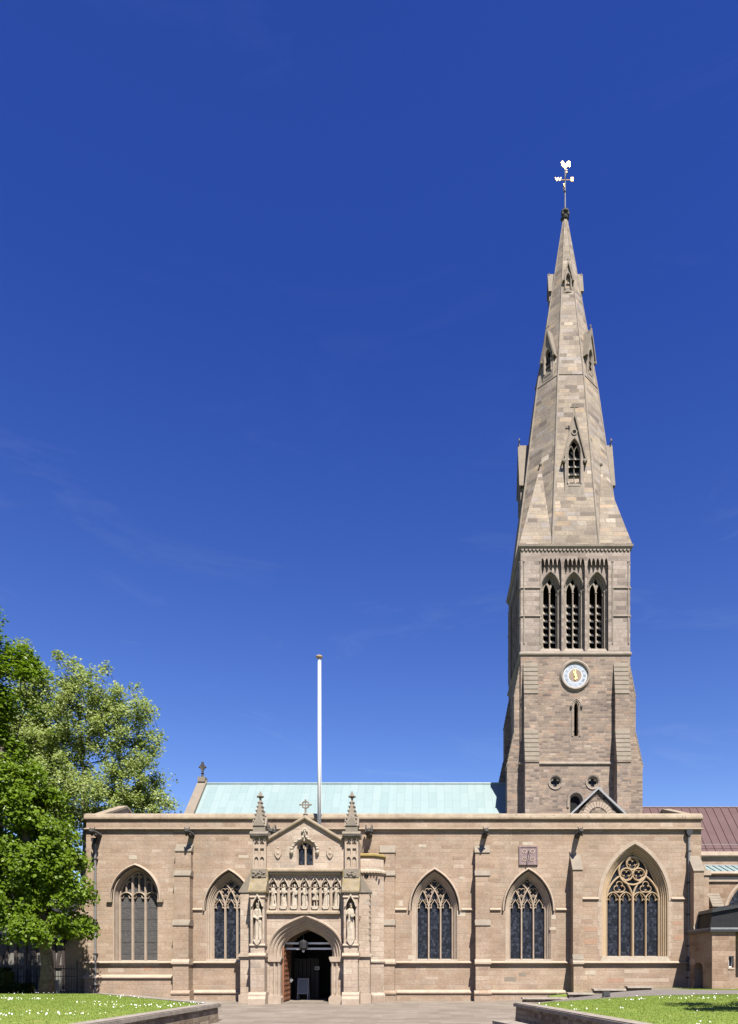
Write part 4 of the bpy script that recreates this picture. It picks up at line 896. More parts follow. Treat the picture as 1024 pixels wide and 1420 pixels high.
# ================================================================== STATUES (rest in the niches: things of their own)
def statue(name, loc, h, seed, tunic=False, halo=False):
    r = random.Random(seed); b = MB(); n = 16
    def ring(z, rx, ry, fold=0.0, dx=0.0, dy=0.0, ph=0.0):
        return [(dx + rx * (1 + fold * math.sin(5 * t + ph)) * math.cos(t), dy + ry * (1 + fold * math.sin(5 * t + ph)) * math.sin(t), z) for t in (2 * pi * k / n for k in range(n))]
    lean = r.uniform(-0.02, 0.02); ph = r.uniform(0, 6)
    if tunic:
        for s_ in (-1, 1): b.tube([(s_ * 0.055, -0.03, 0.0), (s_ * 0.055, 0, 0.05), (s_ * 0.055, 0, 0.14), (s_ * 0.05, 0, 0.27), (s_ * 0.045, 0, 0.4)], [0.035, 0.03, 0.035, 0.032, 0.05], 'statue', 8)
        rings = [ring(0.27, 0.15, 0.10, 0.10, lean, 0, ph), ring(0.42, 0.13, 0.09, 0.06, lean, 0, ph)]
    else:
        rings = [ring(0.0, 0.15, 0.11, 0.10, 0, 0, ph), ring(0.1, 0.135, 0.10, 0.11, 0, 0, ph), ring(0.28, 0.125, 0.09, 0.10, lean, -0.005, ph + 0.4), ring(0.42, 0.12, 0.085, 0.06, lean * 1.5, 0, ph + 0.8)]
    rings += [ring(0.56, 0.105, 0.075, 0.02, lean), ring(0.66, 0.13, 0.085, 0.01, lean), ring(0.76, 0.14, 0.08, 0, 0), ring(0.80, 0.10, 0.06), ring(0.825, 0.045, 0.042), ring(0.86, 0.04, 0.04)]
    v = sum(rings, []); m = len(rings)
    b.add(v, [(i * n + k, i * n + (k + 1) % n, (i + 1) * n + (k + 1) % n, (i + 1) * n + k) for i in range(m - 1) for k in range(n)] + [tuple(range(n - 1, -1, -1)), tuple(range((m - 1) * n, m * n))], 'statue')
    tilt = r.uniform(-0.02, 0.02)
    b.ball((tilt, -0.015, 0.915), (0.058, 0.066, 0.078), 'statue', 10)            # head, nose, hair and beard
    b.ball((tilt, -0.08, 0.908), (0.012, 0.016, 0.018), 'statue', 6)
    b.ball((tilt, 0.012, 0.935), (0.066, 0.06, 0.07), 'statue', 8)
    if r.random() < 0.6: b.ball((tilt, -0.055, 0.855), (0.034, 0.028, 0.045), 'statue', 6)
    for s_ in (-1, 1):
        up = r.random()
        sh = (s_ * 0.13, 0, 0.755); el = (s_ * (0.165 + 0.01 * up), -0.02 - 0.03 * up, 0.59); ha = (s_ * r.uniform(0.02, 0.09), -0.125, 0.56 + 0.12 * up)
        b.tube([sh, el, ha], [0.042, 0.036, 0.022], 'statue', 8); b.ball(ha, (0.026, 0.026, 0.034), 'statue', 6)
        for q in range(4): b.tube([(ha[0] - s_ * 0.004 * q, ha[1] - 0.015, ha[2] + 0.018 - q * 0.012), (ha[0] - s_ * (0.035 - 0.004 * q), ha[1] - 0.03, ha[2] + 0.012 - q * 0.012)], 0.007, 'statue', 5)
        if s_ > 0 or tunic:
            kind = r.randrange(3)
            if kind == 0: b.tube([(ha[0], -0.14, 0.05), (ha[0], -0.14, 1.0)], 0.014, 'statue', 6); b.ball((ha[0], -0.14, 1.0), 0.03, 'statue', 6)
            elif kind == 1: b.box(ha[0] - 0.05, ha[0] + 0.05, -0.17, -0.14, ha[2] - 0.07, ha[2] + 0.07, 'statue')
            else: b.tube([(ha[0], -0.14, ha[2]), (ha[0] + 0.03, -0.15, ha[2] - 0.35)], [0.02, 0.028], 'statue', 6)
    # mantle fold across the body
    fl = r.choice((-1, 1)); dz = r.uniform(-0.08, 0.06)
    b.tube([(-0.13 * fl, -0.04, 0.70 + dz), (-0.04 * fl, -0.085, 0.58 + dz * 0.5), (0.05 * fl, -0.09, 0.40 - dz), (0.10 * fl, -0.05, 0.25)], [0.02, 0.022, 0.024, 0.02], 'statue', 6)
    b.v = [(x * h, y * h, z * h) for x, y, z in b.v]
    o = b.build(name, None, loc)
    rm = o.modifiers.new('r', 'REMESH'); rm.mode = 'VOXEL'; rm.voxel_size = 0.009 * h; rm.use_smooth_shade = True
    dg = bpy.context.evaluated_depsgraph_get(); me = bpy.data.meshes.new_from_object(o.evaluated_get(dg)); o.modifiers.clear()
    me.materials.clear(); me.materials.append(M['statue']); o.data = me
    return o
poses = ['first niche from the left', 'second niche from the left', 'third niche from the left', 'middle niche', 'niche right of the middle one', 'second niche from the right', 'last niche on the right']
hgt = PZ(1224.5) - nz0
for k, c in enumerate(ncx):
    o = statue('statue', (c, PY + 0.19, nz0), hgt * 0.97, 11 + k * 7, tunic=(k == 4))
    lb = 'knee-length tunic statue with bare legs in the %s' if k == 4 else 'robed stone saint statue standing in the %s above the doorway'
    tag(o, lb % poses[k], 'statue', 'statues in the niche row over the porch door')
for (x, zb_), side, sd_ in zip(piers, ('left', 'right'), (83, 91)):
    o = statue('statue', (x, -3.62 + 0.2, zb_), (F(1249, -3.5) - zb_) * 0.98, sd_); o.scale = (0.85, 0.85, 1)
    tag(o, 'tall robed stone statue in the niche of the %s porch pier' % side, 'statue', 'statues on the porch piers')

# ================================================================== TOWER (part) AND SPIRE
TX, TY, TH = 9.8, 11.7, 3.65
D8 = 8.05
T = lambda px: X(px, D8) - TX                 # local x on the south face
TZ = lambda py: F(py, D8)
S2 = [(T(764.5), 1), (T(797), 2), (T(829.5), 3)]
Zc, Zb, Zl = TZ(757), TZ(907), 5.0
tw = MB()
BH = 0.70
def scallop(cx):
    n = 5; wv = 2 * BH / n; z0 = TZ(783.5); z1 = TZ(773.5); pts = [(cx - BH, TZ(903)), (cx - BH, z0)]
    for k in range(n):
        a = cx - BH + k * wv
        pts += [(a + wv * 0.08, z0), (a + wv * 0.10, z0 + 0.16), (a + wv * 0.24, z0 + 0.34), (a + wv * 0.5, z1), (a + wv * 0.76, z0 + 0.34), (a + wv * 0.90, z0 + 0.16), (a + wv * 0.92, z0)]
    pts += [(cx + BH, z0), (cx + BH, TZ(903))]
    return pts
fh = [scallop(c) for c, _ in S2]
slit = arch(T(799.3), 0.13, TZ(1021), TZ(980), TZ(974), 5)
q1, q2 = circ(T(770.5), TZ(1085), 0.36, 20), circ(T(822.5), TZ(1085), 0.36, 20)
pwn = arch(T(799), 0.42, TZ(1130), TZ(1110), TZ(1101), 8)
tw.plate([(-TH, Zl), (TH, Zl), (TH, Zb), (-TH, Zb)], [slit, q1, q2, pwn], -TH, 0.5, 'tower')
tw.plate([(-TH, Zb), (TH, Zb), (TH, Zc), (-TH, Zc)], fh, -TH, 0.5, 'belfry')
for rot, hwid in ((1, TH - 0.5), (2, TH), (3, TH - 0.5)):
    for z0, z1, hh, mt in ((Zl, Zb, [], 'tower'), (Zb, Zc, fh, 'belfry')):
        b = MB(); b.plate([(-hwid, z0), (hwid, z0), (hwid, z1), (-hwid, z1)], hh, -TH, 0.5, mt)
        c, s_ = math.cos(rot * pi / 2), math.sin(rot * pi / 2)
        tw.add([(x * c - y * s_, x * s_ + y * c, z) for x, y, z in b.v], b.f, mt)
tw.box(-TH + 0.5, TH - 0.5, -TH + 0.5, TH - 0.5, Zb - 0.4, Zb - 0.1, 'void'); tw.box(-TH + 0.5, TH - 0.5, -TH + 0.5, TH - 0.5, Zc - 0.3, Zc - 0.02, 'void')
tw.box(-1.6, 1.6, -1.6, 1.6, Zb, Zc - 0.4, 'void')      # near-black box in the middle of the belfry
tower = tw.build('tower', cath, (TX, TY, 0)); tower['label'] = 'square grey stone tower with clock and belfry openings'

def ring4(b, z, prof, mat):
    """moulding round the square; prof (outward offset, z)"""
    v = []
    for o_, dz in prof:
        for sx, sy in ((-1, -1), (1, -1), (1, 1), (-1, 1)): v.append((sx * (TH + o_), sy * (TH + o_), z + dz))
    f = [(i * 4 + k, i * 4 + (k + 1) % 4, (i + 1) * 4 + (k + 1) % 4, (i + 1) * 4 + k) for i in range(len(prof) - 1) for k in range(4)]
    b.add(v, f, mat)
b = MB()
ring4(b, Zb, [(-0.02, -0.14), (0.09, -0.06), (0.1, 0.04), (0.0, 0.16), (-0.02, 0.16)], 'towerdress')
b.build('string_course', tower); b = MB()
ring4(b, TZ(1059), [(-0.02, -0.12), (0.1, -0.05), (0.1, 0.03), (-0.02, 0.14)], 'towerdress')
b.build('string_course', tower); b = MB()
ring4(b, Zc, [(-0.03, -0.3), (0.06, -0.22), (0.16, -0.1), (0.18, 0.03), (0.1, 0.08), (-0.4, 0.1)], 'towerdress')
for rot in range(4):   # corbel table
    for k in range(29):
        x = -TH + 0.12 + k * (2 * TH - 0.24) / 28; c, s_ = math.cos(rot * pi / 2), math.sin(rot * pi / 2)
        m = MB(); m.prism([(x - 0.11, Zc - 0.2), (x + 0.11, Zc - 0.2), (x + 0.07, Zc - 0.33), (x, Zc - 0.37), (x - 0.07, Zc - 0.33)], -TH - 0.07, -TH + 0.02, 'towerdress')
        b.add([(px * c - py * s_, px * s_ + py * c, z) for px, py, z in m.v], m.f, 'towerdress')
    for zz in (TZ(815), TZ(854)):   # bands on the corner piers
        for x0, x1 in ((-TH - 0.001, T(751)), (T(849), TH + 0.001)):
            m = MB(); m.prism([(-TH + 0.02, zz + 0.08), (-TH - 0.07, zz), (-TH - 0.07, zz - 0.05), (-TH + 0.02, zz - 0.09)], x0, x1, 'towerdress', 'x')
            c, s_ = math.cos(rot * pi / 2), math.sin(rot * pi / 2); b.add([(px * c - py * s_, px * s_ + py * c, z) for px, py, z in m.v], m.f, 'towerdress')
    for x in (T(727), T(750), T(850), T(872)):   # nook shafts
        m = MB(); m.tube([(x, -TH - 0.005, TZ(893)), (x, -TH - 0.005, TZ(780))], 0.055, 'towerdress', 8); m.ball((x, -TH - 0.005, TZ(779)), 0.09, 'towerdress', 6)
        c, s_ = math.cos(rot * pi / 2), math.sin(rot * pi / 2); b.add([(px * c - py * s_, px * s_ + py * c, z) for px, py, z in m.v], m.f, 'towerdress')
b.build('cornice', tower)

# belfry window (three on each side)
b = MB(); bz0, bzs, bza = TZ(897), TZ(816), TZ(791.5)
ohw = 0.63
b.plate([(-BH - 0.02, TZ(905)), (BH + 0.02, TZ(905)), (BH + 0.02, TZ(771)), (-BH - 0.02, TZ(771))], [arch(0, ohw, bz0, bzs, bza, 10)], 0.30, 0.2, 'belfry')
b.sweep(arch(0, ohw, bz0, bzs, bza, 10), [(0.02, 0.3), (-0.03, 0.36), (-0.03, 0.42), (-0.08, 0.45), (-0.1, 0.55), (-0.14, 0.58), (-0.14, 0.75)], 'towerdress', pclosed=False)
b.sweep(arch(0, ohw + 0.01, bzs, bzs + 0.01, bza + 0.02, 10), [(0, 0.3), (0.0, 0.24), (0.05, 0.2), (0.1, 0.2), (0.13, 0.26), (0.13, 0.3)], 'towerdress')
for s_ in (-1, 1):
    for xo, yy in ((0.66, 0.25), (0.55, 0.40)): b.tube([(s_ * xo, yy, bz0 - 0.1), (s_ * xo, yy, bzs - 0.02)], 0.05, 'towerdress', 8); b.ball((s_ * xo, yy, bzs - 0.02), (0.085, 0.085, 0.08), 'towerdress', 6); b.ball((s_ * xo, yy, TZ(856)), (0.075, 0.075, 0.05), 'towerdress', 6)
    b.ball((s_ * 0.66, 0.24, bzs + 0.25), (0.07, 0.08, 0.13), 'dark', 6)
b.prism([(0.75, bz0 + 0.1), (0.3, bz0), (0.05, TZ(903) - 0.04), (0.05, TZ(905)), (0.75, TZ(905))], -BH, BH, 'towerdress', 'x')
# two lights with a shaft and Y tracery (plate)
tz = bzs - 0.03
lh = [arch(s_ * 0.235, 0.195, bz0, tz + 0.02, tz + 0.62, 6) for s_ in (-1, 1)] + [[(0, tz + 0.50), (0.15, tz + 0.70), (0, tz + 0.98), (-0.15, tz + 0.70)]]
b.plate(arch(0, 0.50, bz0, bzs, bza - 0.14, 10), lh, 0.58, 0.16, 'towerdress')
b.tube([(0, 0.56, bz0), (0, 0.56, tz)], 0.045, 'towerdress', 8); b.ball((0, 0.56, tz), (0.09, 0.09, 0.07), 'towerdress', 6); b.ball((0, 0.56, TZ(856)), (0.08, 0.08, 0.05), 'towerdress', 6)
for k in range(7):
    z_ = bz0 + 0.05 + k * 0.48
    for s_ in (-1, 1): b.prism([(0.72, z_), (1.0, z_ + 0.34), (1.0, z_ + 0.38), (0.72, z_ + 0.05)], s_ * 0.235 - 0.21, s_ * 0.235 + 0.21, 'slate', 'x'); b.prism([(s_ * 0.235 - 0.196, z_), (s_ * 0.235 - 0.05, z_), (s_ * 0.235 - 0.196, z_ + 0.22)], 0.585, 0.66, 'statue')  # dark slats; pale triangles paint in their sunlit tips
bw0 = None
for rot in range(4):
    for c, _ in S2:
        cs, sn = math.cos(rot * pi / 2), math.sin(rot * pi / 2); loc = (c * cs + TH * sn, c * sn - TH * cs, 0)
        if bw0 is None: bw0 = b.build('belfry_window', tower, loc, fix=False)
        else: dup(bw0, tower, loc, rot * pi / 2)
# bay shafts between the windows
# buttresses of the tower, eight alike
b = MB()
p1, p2 = 0.42, 0.88
zt_, za_, zb2, zc2 = TZ(919), TZ(965), F(1011, 7.5), F(1054, 7.1)
b.prism([(0.05, zt_), (0, zt_), (-p1, za_), (-p1, zb2), (-p2, zc2), (-p2 - 0.06, zc2 - 0.03), (-p2 - 0.06, zc2 - 0.12), (-p2, zc2 - 0.16), (-p2, Zl), (0.05, Zl)], 0, 0.92, 'tower', 'x')
n = 7
for za1, za2, pa_, pb_ in ((zt_, za_, 0, p1), (zb2, zc2, p1, p2)):
    for k in range(n):      # overlapping weathering courses
        z0 = za1 + (za2 - za1) * k / n; z1 = za1 + (za2 - za1) * (k + 1) / n; y0 = pa_ + (pb_ - pa_) * k / n; y1 = pa_ + (pb_ - pa_) * (k + 1) / n
        b.prism([(-y0 + 0.02, z0), (-y0 - 0.012, z0), (-y1 - 0.045, z1), (-y1 + 0.05, z1)], -0.015, 0.935, 'weather', 'x')
bt0 = None
for rot in range(4):
    for x in (-3.47, 2.55):
        cs, sn = math.cos(rot * pi / 2), math.sin(rot * pi / 2); loc = (x * cs + TH * sn, x * sn - TH * cs, 0)
        if bt0 is None: bt0 = b.build('tower_buttress', tower, loc)
        else: dup(bt0, tower, loc, rot * pi / 2)
# slit window, round quatrefoils, pointed window
b = MB(); sx_ = T(799.3)
b.sweep(arch(sx_, 0.16, TZ(1021), TZ(980), TZ(973), 6), [(0.14, 0), (0.12, -0.04), (0.05, -0.05), (-0.02, 0.1), (-0.02, 0.3)], 'towerdress', pclosed=False, y=-TH)
b.sweep(arch(sx_, 0.29, TZ(980), TZ(979.5), TZ(970), 8), [(0, 0), (0, -0.08), (0.07, -0.08), (0.07, 0)], 'towerdress', y=-TH)
for s_ in (-1, 1): b.ball((sx_ + s_ * 0.34, -TH - 0.06, TZ(981)), (0.09, 0.09, 0.12), 'dark', 6)
b.build('slit_window', tower, fix=False)
for px in (770.5, 822.5):
    b = MB(); c = (T(px), TZ(1085)); b.plate(circ(*c, 0.37, 24), [foil(*c, 0.30, 4)], -TH + 0.08, 0.2, 'towerdress')
    b.sweep(circ(*c, 0.38, 28), [(-0.02, 0.1), (-0.02, -0.03), (-0.1, -0.06), (-0.1, 0.0)], 'towerdress', closed=True, y=-TH); b.prism(circ(*c, 0.36, 16), -TH + 0.28, -TH + 0.33, 'glass'); b.build('quatrefoil_window', tower, fix=False)
b = MB(); px_ = T(799); ar = arch(px_, 0.42, TZ(1130), TZ(1110), TZ(1101), 8)
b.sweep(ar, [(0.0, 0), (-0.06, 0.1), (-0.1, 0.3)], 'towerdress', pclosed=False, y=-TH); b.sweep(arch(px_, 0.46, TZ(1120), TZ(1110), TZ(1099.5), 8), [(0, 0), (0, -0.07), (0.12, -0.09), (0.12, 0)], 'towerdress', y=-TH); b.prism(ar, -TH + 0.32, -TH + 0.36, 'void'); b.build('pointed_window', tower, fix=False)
# clock
ccx, ccz = T(798), TZ(937)
b = MB(); b.sweep(circ(ccx, ccz, 0.80, 40), [(0.03, 0.05), (0.0, -0.03), (-0.06, -0.14), (-0.14, -0.16), (-0.2, -0.08), (-0.26, -0.02), (-0.26, 0.05)], 'towerdress', closed=True, y=-TH)
b.prism(circ(ccx, ccz, 0.82, 40), -TH - 0.03, -TH + 0.02, 'dialwhite'); b.sweep(circ(ccx, ccz, 0.61, 40), [(0.11, -0.036), (-0.12, -0.036)], 'dialblue', closed=True, pclosed=False, y=-TH)
b.prism(circ(ccx, ccz, 0.42, 32), -TH - 0.040, -TH - 0.02, 'dialtan')
for k, nme in enumerate(['XII', 'I', 'II', 'III', 'IIII', 'V', 'VI', 'VII', 'VIII', 'IX', 'X', 'XI']):
    a = -k * pi / 6
    def fn(x_, z_, d_, a=a):
        z_ += 0.61; return (ccx + x_ * math.cos(a) - z_ * math.sin(a), -TH - 0.046 - d_, ccz + x_ * math.sin(a) + z_ * math.cos(a))
    b.text(nme, 0.21, 'dialwhite', fn, 0.006)
clk = b.build('clock_face', tower, fix=False)
b = MB()
def hand(a, l, wd, tail, y):
    pts = [(-wd, -tail), (wd, -tail), (wd * 0.7, l * 0.7), (0, l), (-wd * 0.7, l * 0.7)]
    b.prism([(ccx + x * math.cos(a) - z_ * math.sin(a), ccz + x * math.sin(a) + z_ * math.cos(a)) for x, z_ in pts], y, y + 0.02, 'gold')
hand(0.0, 0.50, 0.045, 0.3, -TH - 0.09); hand(0.42, 0.36, 0.06, 0.25, -TH - 0.065); b.prism(circ(ccx, ccz, 0.08, 12), -TH - 0.11, -TH - 0.05, 'gold'); b.build('clock_hands', tower)

# spire
tab = [(Zc, 3.75), (35.4, 3.03), (42.4, 2.15), (49.0, 1.13), (55.5, 0.13)]
def R_(z):
    for (z0, r0), (z1, r1) in zip(tab, tab[1:]):
        if z <= z1: return r0 + (r1 - r0) * (z - z0) / (z1 - z0)
    return 0.12
b = MB(); k8 = 1 / math.cos(pi / 8)
b.lathe((0, 0, 0), [(r * k8, z) for z, r in tab], 'spire', 8, pi / 8)
b.lathe((0, 0, 0), [(R_(42.5) * k8 - 0.02, 42.5), (R_(42.5) * k8 + 0.03, 42.56), (R_(42.63) * k8 - 0.02, 42.63)], 'spire', 8, pi / 8)
for k in range(8):      # edge rolls
    a = pi / 8 + k * pi / 4; b.tube([(r * k8 * math.cos(a), r * k8 * math.sin(a), z) for z, r in tab], [0.07, 0.065, 0.055, 0.045, 0.02], 'towerdress', 6)
for sx in (-1, 1):      # broaches
    for sy in (-1, 1):
        o_ = R_(Zc); t8 = o_ * math.tan(pi / 8); zA = 36.4; rA = (R_(zA) + 0.02) / math.sqrt(2)
        v = [(sx * o_, sy * t8, Zc + 0.1), (sx * o_, sy * o_, Zc + 0.1), (sx * t8, sy * o_, Zc + 0.1), (sx * rA, sy * rA, zA)]
        b.add(v, [(0, 1, 3), (1, 2, 3), (0, 3, 2), (0, 2, 1)], 'spire'); b.ball(v[3], 0.14, 'weather', 6)
b.build('spire', tower)

def lucarne(wd, zb, ze, za, ow, oz0, ozs, oza, cross, lv, thick=0.2):
    yf = -R_(zb + 0.10 * (ze - zb)) - 0.04; yb = -R_(za) + 0.1; h = wd / 2; b = MB()
    gable = [(-h, zb), (h, zb), (h, ze), (0, za), (-h, ze)]
    b.plate(gable, [arch(0, ow, oz0, ozs, oza, 7)], yf, thick, 'towerdress')
    for s_ in (-1, 1):
        b.box(*sorted((s_ * h, s_ * (h - 0.12))), yf + thick, yb, zb, ze, 'spire')
        nx_, nz_ = (za - ze), h; l = math.hypot(nx_, nz_); ox, oz = s_ * nx_ / l * 0.1, nz_ / l * 0.1; ex, ez = s_ * h * 1.22, ze - (za - ze) * 0.22
        b.prism([(0, za), (ex, ez), (ex + ox, ez + oz), (0, za + 0.1 * l / h)], yf - 0.12, yb, 'weather')
    b.sweep(arch(0, ow, oz0, ozs, oza, 7), [(0.1, 0), (0.08, -0.05), (0.02, -0.04), (-0.03, 0.1), (-0.03, 0.22)], 'towerdress', pclosed=False, y=yf)
    zt_ = oza + 0.1; ya, yb_ = min(-R_(oz0 - 0.1) - 0.035, yf + 0.42), -R_(zt_) - 0.035
    ya = max(ya, yf + 0.10); b.prism([(ya, oz0 - 0.1), (max(yb_, yf + 0.3), zt_), (max(yb_, yf + 0.3) + 0.3, zt_), (ya + 0.3, oz0 - 0.1)], -ow * 1.02, ow * 1.02, 'void', 'x')  # sloped near-black panel painted in for the shade behind the louvres
    b.bar([(0, oz0), (0, ozs + 0.05)], ow * 0.2, yf + 0.08, 'towerdress')
    if lv > 3:
        for s_ in (-1, 1): b.bar(arch(s_ * ow / 2, ow / 2, None, ozs - 0.05, ozs + (oza - ozs) * 0.55, 5), 0.06, yf + 0.08, 'towerdress')
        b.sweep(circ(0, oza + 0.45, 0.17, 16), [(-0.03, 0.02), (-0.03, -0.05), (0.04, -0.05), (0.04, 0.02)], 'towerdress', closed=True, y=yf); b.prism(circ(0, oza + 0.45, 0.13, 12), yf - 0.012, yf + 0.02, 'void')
    for k in range(lv): z_ = oz0 + (ozs - oz0) * (k + 0.1) / lv; b.prism([(yf + 0.05, z_), (yf + 0.30, z_ + 0.26), (yf + 0.30, z_ + 0.29), (yf + 0.05, z_ + 0.035)], -ow, ow, 'slate', 'x')
    for k in range(lv if lv > 3 else 0):
        z_ = oz0 + (ozs - oz0) * (k + 0.1) / lv
        for x_ in (-ow, 0.04): b.prism([(x_, z_), (x_ + 0.13, z_), (x_, z_ + 0.17)], yf + 0.04, yf + 0.09, 'statue')  # pale wedges painted in as sunlit ends of the louvre slats
    b.prism([(yf + thick, oz0), (yf - 0.02, oz0 - 0.12), (yf - 0.02, oz0 - 0.18), (yf + thick, oz0 - 0.18)], -ow, ow, 'towerdress', 'x')
    z_ = za + 0.15; b.tube([(0, yf - 0.02, za - 0.05), (0, yf - 0.02, z_ + cross)], 0.05 * max(0.6, cross), 'weather', 6); b.tube([(-cross * 0.35, yf - 0.02, z_ + cross * 0.62), (cross * 0.35, yf - 0.02, z_ + cross * 0.62)], 0.05 * max(0.6, cross), 'weather', 6)
    for s_ in (-1, 1): b.ball((s_ * h * 1.1, yf - 0.05, ez + 0.05), (0.1 * wd, 0.1, 0.12 * wd), 'weather', 6)
    return b
Zf = lambda py, y: F(py, y)
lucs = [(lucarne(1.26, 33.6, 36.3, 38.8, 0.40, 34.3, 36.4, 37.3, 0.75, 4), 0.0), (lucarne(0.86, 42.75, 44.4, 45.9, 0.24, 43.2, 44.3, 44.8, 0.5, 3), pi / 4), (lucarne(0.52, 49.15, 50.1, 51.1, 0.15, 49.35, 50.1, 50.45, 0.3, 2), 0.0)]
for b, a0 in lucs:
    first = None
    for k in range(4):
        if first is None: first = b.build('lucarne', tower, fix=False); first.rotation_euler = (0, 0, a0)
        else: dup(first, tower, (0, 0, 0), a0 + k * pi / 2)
# weather vane
b = MB(); b.lathe((0, 0, 55.3), [(0.14, 0), (0.26, 0.08), (0.3, 0.2), (0.18, 0.3), (0.16, 0.45), (0.3, 0.55), (0.28, 0.68), (0.14, 0.8), (0.06, 0.95)], 'dark', 10)
for k in range(4): b.ball((0.28 * math.cos(k * pi / 2 + pi / 4), 0.28 * math.sin(k * pi / 2 + pi / 4), 55.62), (0.11, 0.11, 0.13), 'dark', 6)
b.tube([(0, 0, 56.1), (0, 0, 59.0)], [0.055, 0.035], 'pipe', 8); b.ball((0, 0, 57.4), 0.09, 'iron', 8)
for a in range(4): b.tube([(0, 0, 58.25), (0.5 * math.cos(a * pi / 2), 0.5 * math.sin(a * pi / 2), 58.25)], 0.025, 'gold', 6)
vane = b.build('weather_vane', tower)
for t_, x_ in (('W', -0.5), ('E', 0.5)): b = MB(); b.text(t_, 0.44, 'gold', lambda a, c, d_, x_=x_: (x_ + a * 1.0, -d_, 58.27 + c * 0.85), 0.03); b.build('compass_letter', tower, fix=False)
for t_, y_ in (('S', -0.5), ('N', 0.5)): b = MB(); b.text(t_, 0.44, 'gold', lambda a, c, d_, y_=y_: (d_, y_ + a, 58.27 + c * 0.85), 0.03); b.build('compass_letter', tower, fix=False)
b = MB(); ck = [(-0.36, 0.30), (-0.30, 0.42), (-0.22, 0.48), (-0.14, 0.40), (-0.10, 0.27), (0.06, 0.22), (0.16, 0.36), (0.30, 0.46), (0.44, 0.40), (0.40, 0.25), (0.46, 0.12), (0.40, -0.08), (0.30, 0.04), (0.2, -0.02), (0.08, -0.10), (0.04, -0.22), (-0.04, -0.22), (-0.05, -0.10), (-0.2, -0.02), (-0.3, 0.12), (-0.3, 0.26)]
b.prism([(x * 0.84, 59.2 + z_ * 0.84) for x, z_ in ck], -0.03, 0.03, 'gold'); b.build('weathercock', tower)

# small stone gable with pale verges in front of the tower
b = MB(); gx_, gy = X(829.5, 6), 6.0
b.prism([(gx_ - 1.75, 11.0), (gx_ + 1.75, 11.0), (gx_, F(1094, 6))], gy, gy + 0.3, 'stripbrick')
ag = MB(); cz_ = F(1133, 6)
for k in range(13):
    a = pi * (0.06 + 0.88 * k / 12); a2 = a + 0.10
    b.prism([(gx_ + r * math.cos(t_), cz_ + r * math.sin(t_)) for r, t_ in ((0.62, a - 0.1), (0.98, a - 0.1), (0.98, a2), (0.62, a2))], gy - 0.03 - 0.001 * k, gy + 0.01, 'dress')
for s_ in (-1, 1): b.prism([(gx_, F(1092, 6)), (gx_ + s_ * 1.95, F(1092, 6) - 1.95 * 0.95), (gx_ + s_ * 1.95, F(1092, 6) - 1.95 * 0.95 - 0.15), (gx_, F(1092, 6) - 0.16)], gy - 0.2, gy + 2.1, 'verge')
b.build('roof_gable', cath)

# ---- chancel with red metal roof, aisle of the east chapel
b = MB(); zr, ze = F(1120, 11.4), F(1182, 8)
b.prism([(7.85, ze - 0.05), (11.4, zr), (15, ze), (15, ze - 0.15), (11.4, zr - 0.15), (7.85, ze - 0.2)], 13.2, 42, 'redmetal', 'x')
k = 13.5
while k < 41:
    b.prism([(7.85, ze - 0.05), (11.4, zr), (11.4, zr + 0.07), (7.85, ze + 0.02)], k, k + 0.045, 'redmetal', 'x'); k += 0.56
b.tube([(13.2, 11.4, zr), (42, 11.4, zr)], 0.07, 'redmetal', 6); b.tube([(15.2, 7.98, F(1172, 8.1)), (21.0, 7.98, F(1172, 8.1))], 0.02, 'pipe', 5); b.build('chancel_roof', cath)
b = MB(); b.box(15.15, 42, 8, 8.5, 0, ze - 0.05, 'wall'); b.prism([(8.1, ze + 0.02), (7.8, ze + 0.02), (7.75, ze - 0.25), (7.85, ze - 0.35), (8.1, ze - 0.35)], 15.4, 42, 'dress', 'x')
b.prism([(8.0, F(1199, 7.8)), (7.85, F(1199, 7.8)), (7.8, F(1201, 7.8)), (8.0, F(1201.5, 7.8))], 15.4, 42, 'iron', 'x')
b.box(15.6, 42, 6.2, 6.7, 0, F(1209, 6.2), 'vestry')
b.prism([(6.3, F(1209, 6.2)), (6.05, F(1209, 6.2)), (6.0, F(1212, 6.2)), (6.1, F(1214, 6.2)), (6.3, F(1214, 6.2))], 15.5, 42, 'dress', 'x')
b.box(15.6, 42, 6.08, 6.25, F(1223, 6.2), F(1220.5, 6.2), 'dress'); b.box(15.6, 42, 6.15, 6.25, F(1220.5, 6.2), F(1217, 6.2), 'iron')  # the dark strip paints in a shadow slit above the string
b.sweep(arch(X(1029, 6.2), 1.05, 3, 5.0, F(1226, 6.2), 10), [(0, 0.02), (0, -0.06), (0.16, -0.06), (0.16, 0.02)], 'dress', y=6.2); b.prism(arch(X(1029, 6.2), 0.95, 3, 5.0, F(1229, 6.2), 10), 6.14, 6.3, 'glass'); b.build('chapel_wall', cath)
b = MB(); b.prism([(6.3, F(1208.5, 6.2)), (7.95, F(1200.5, 7.9)), (7.95, F(1200.5, 7.9) - 0.1), (6.3, F(1208.5, 6.2) - 0.1)], 15.7, 42, 'copper', 'x')
k = 15.9
while k < 24: b.prism([(6.3, F(1208.5, 6.2)), (7.95, F(1200.5, 7.9)), (7.95, F(1200.5, 7.9) + 0.06), (6.3, F(1208.5, 6.2) + 0.06)], k, k + 0.04, 'copper', 'x'); k += 0.42
b.build('chapel_roof', cath)
b = MB()
xa, xb = X(988, 5.5), X(1003, 5.5); b.box(xa, xb, 5.4, 6.2, 0, F(1259, 5.5), 'vestry')
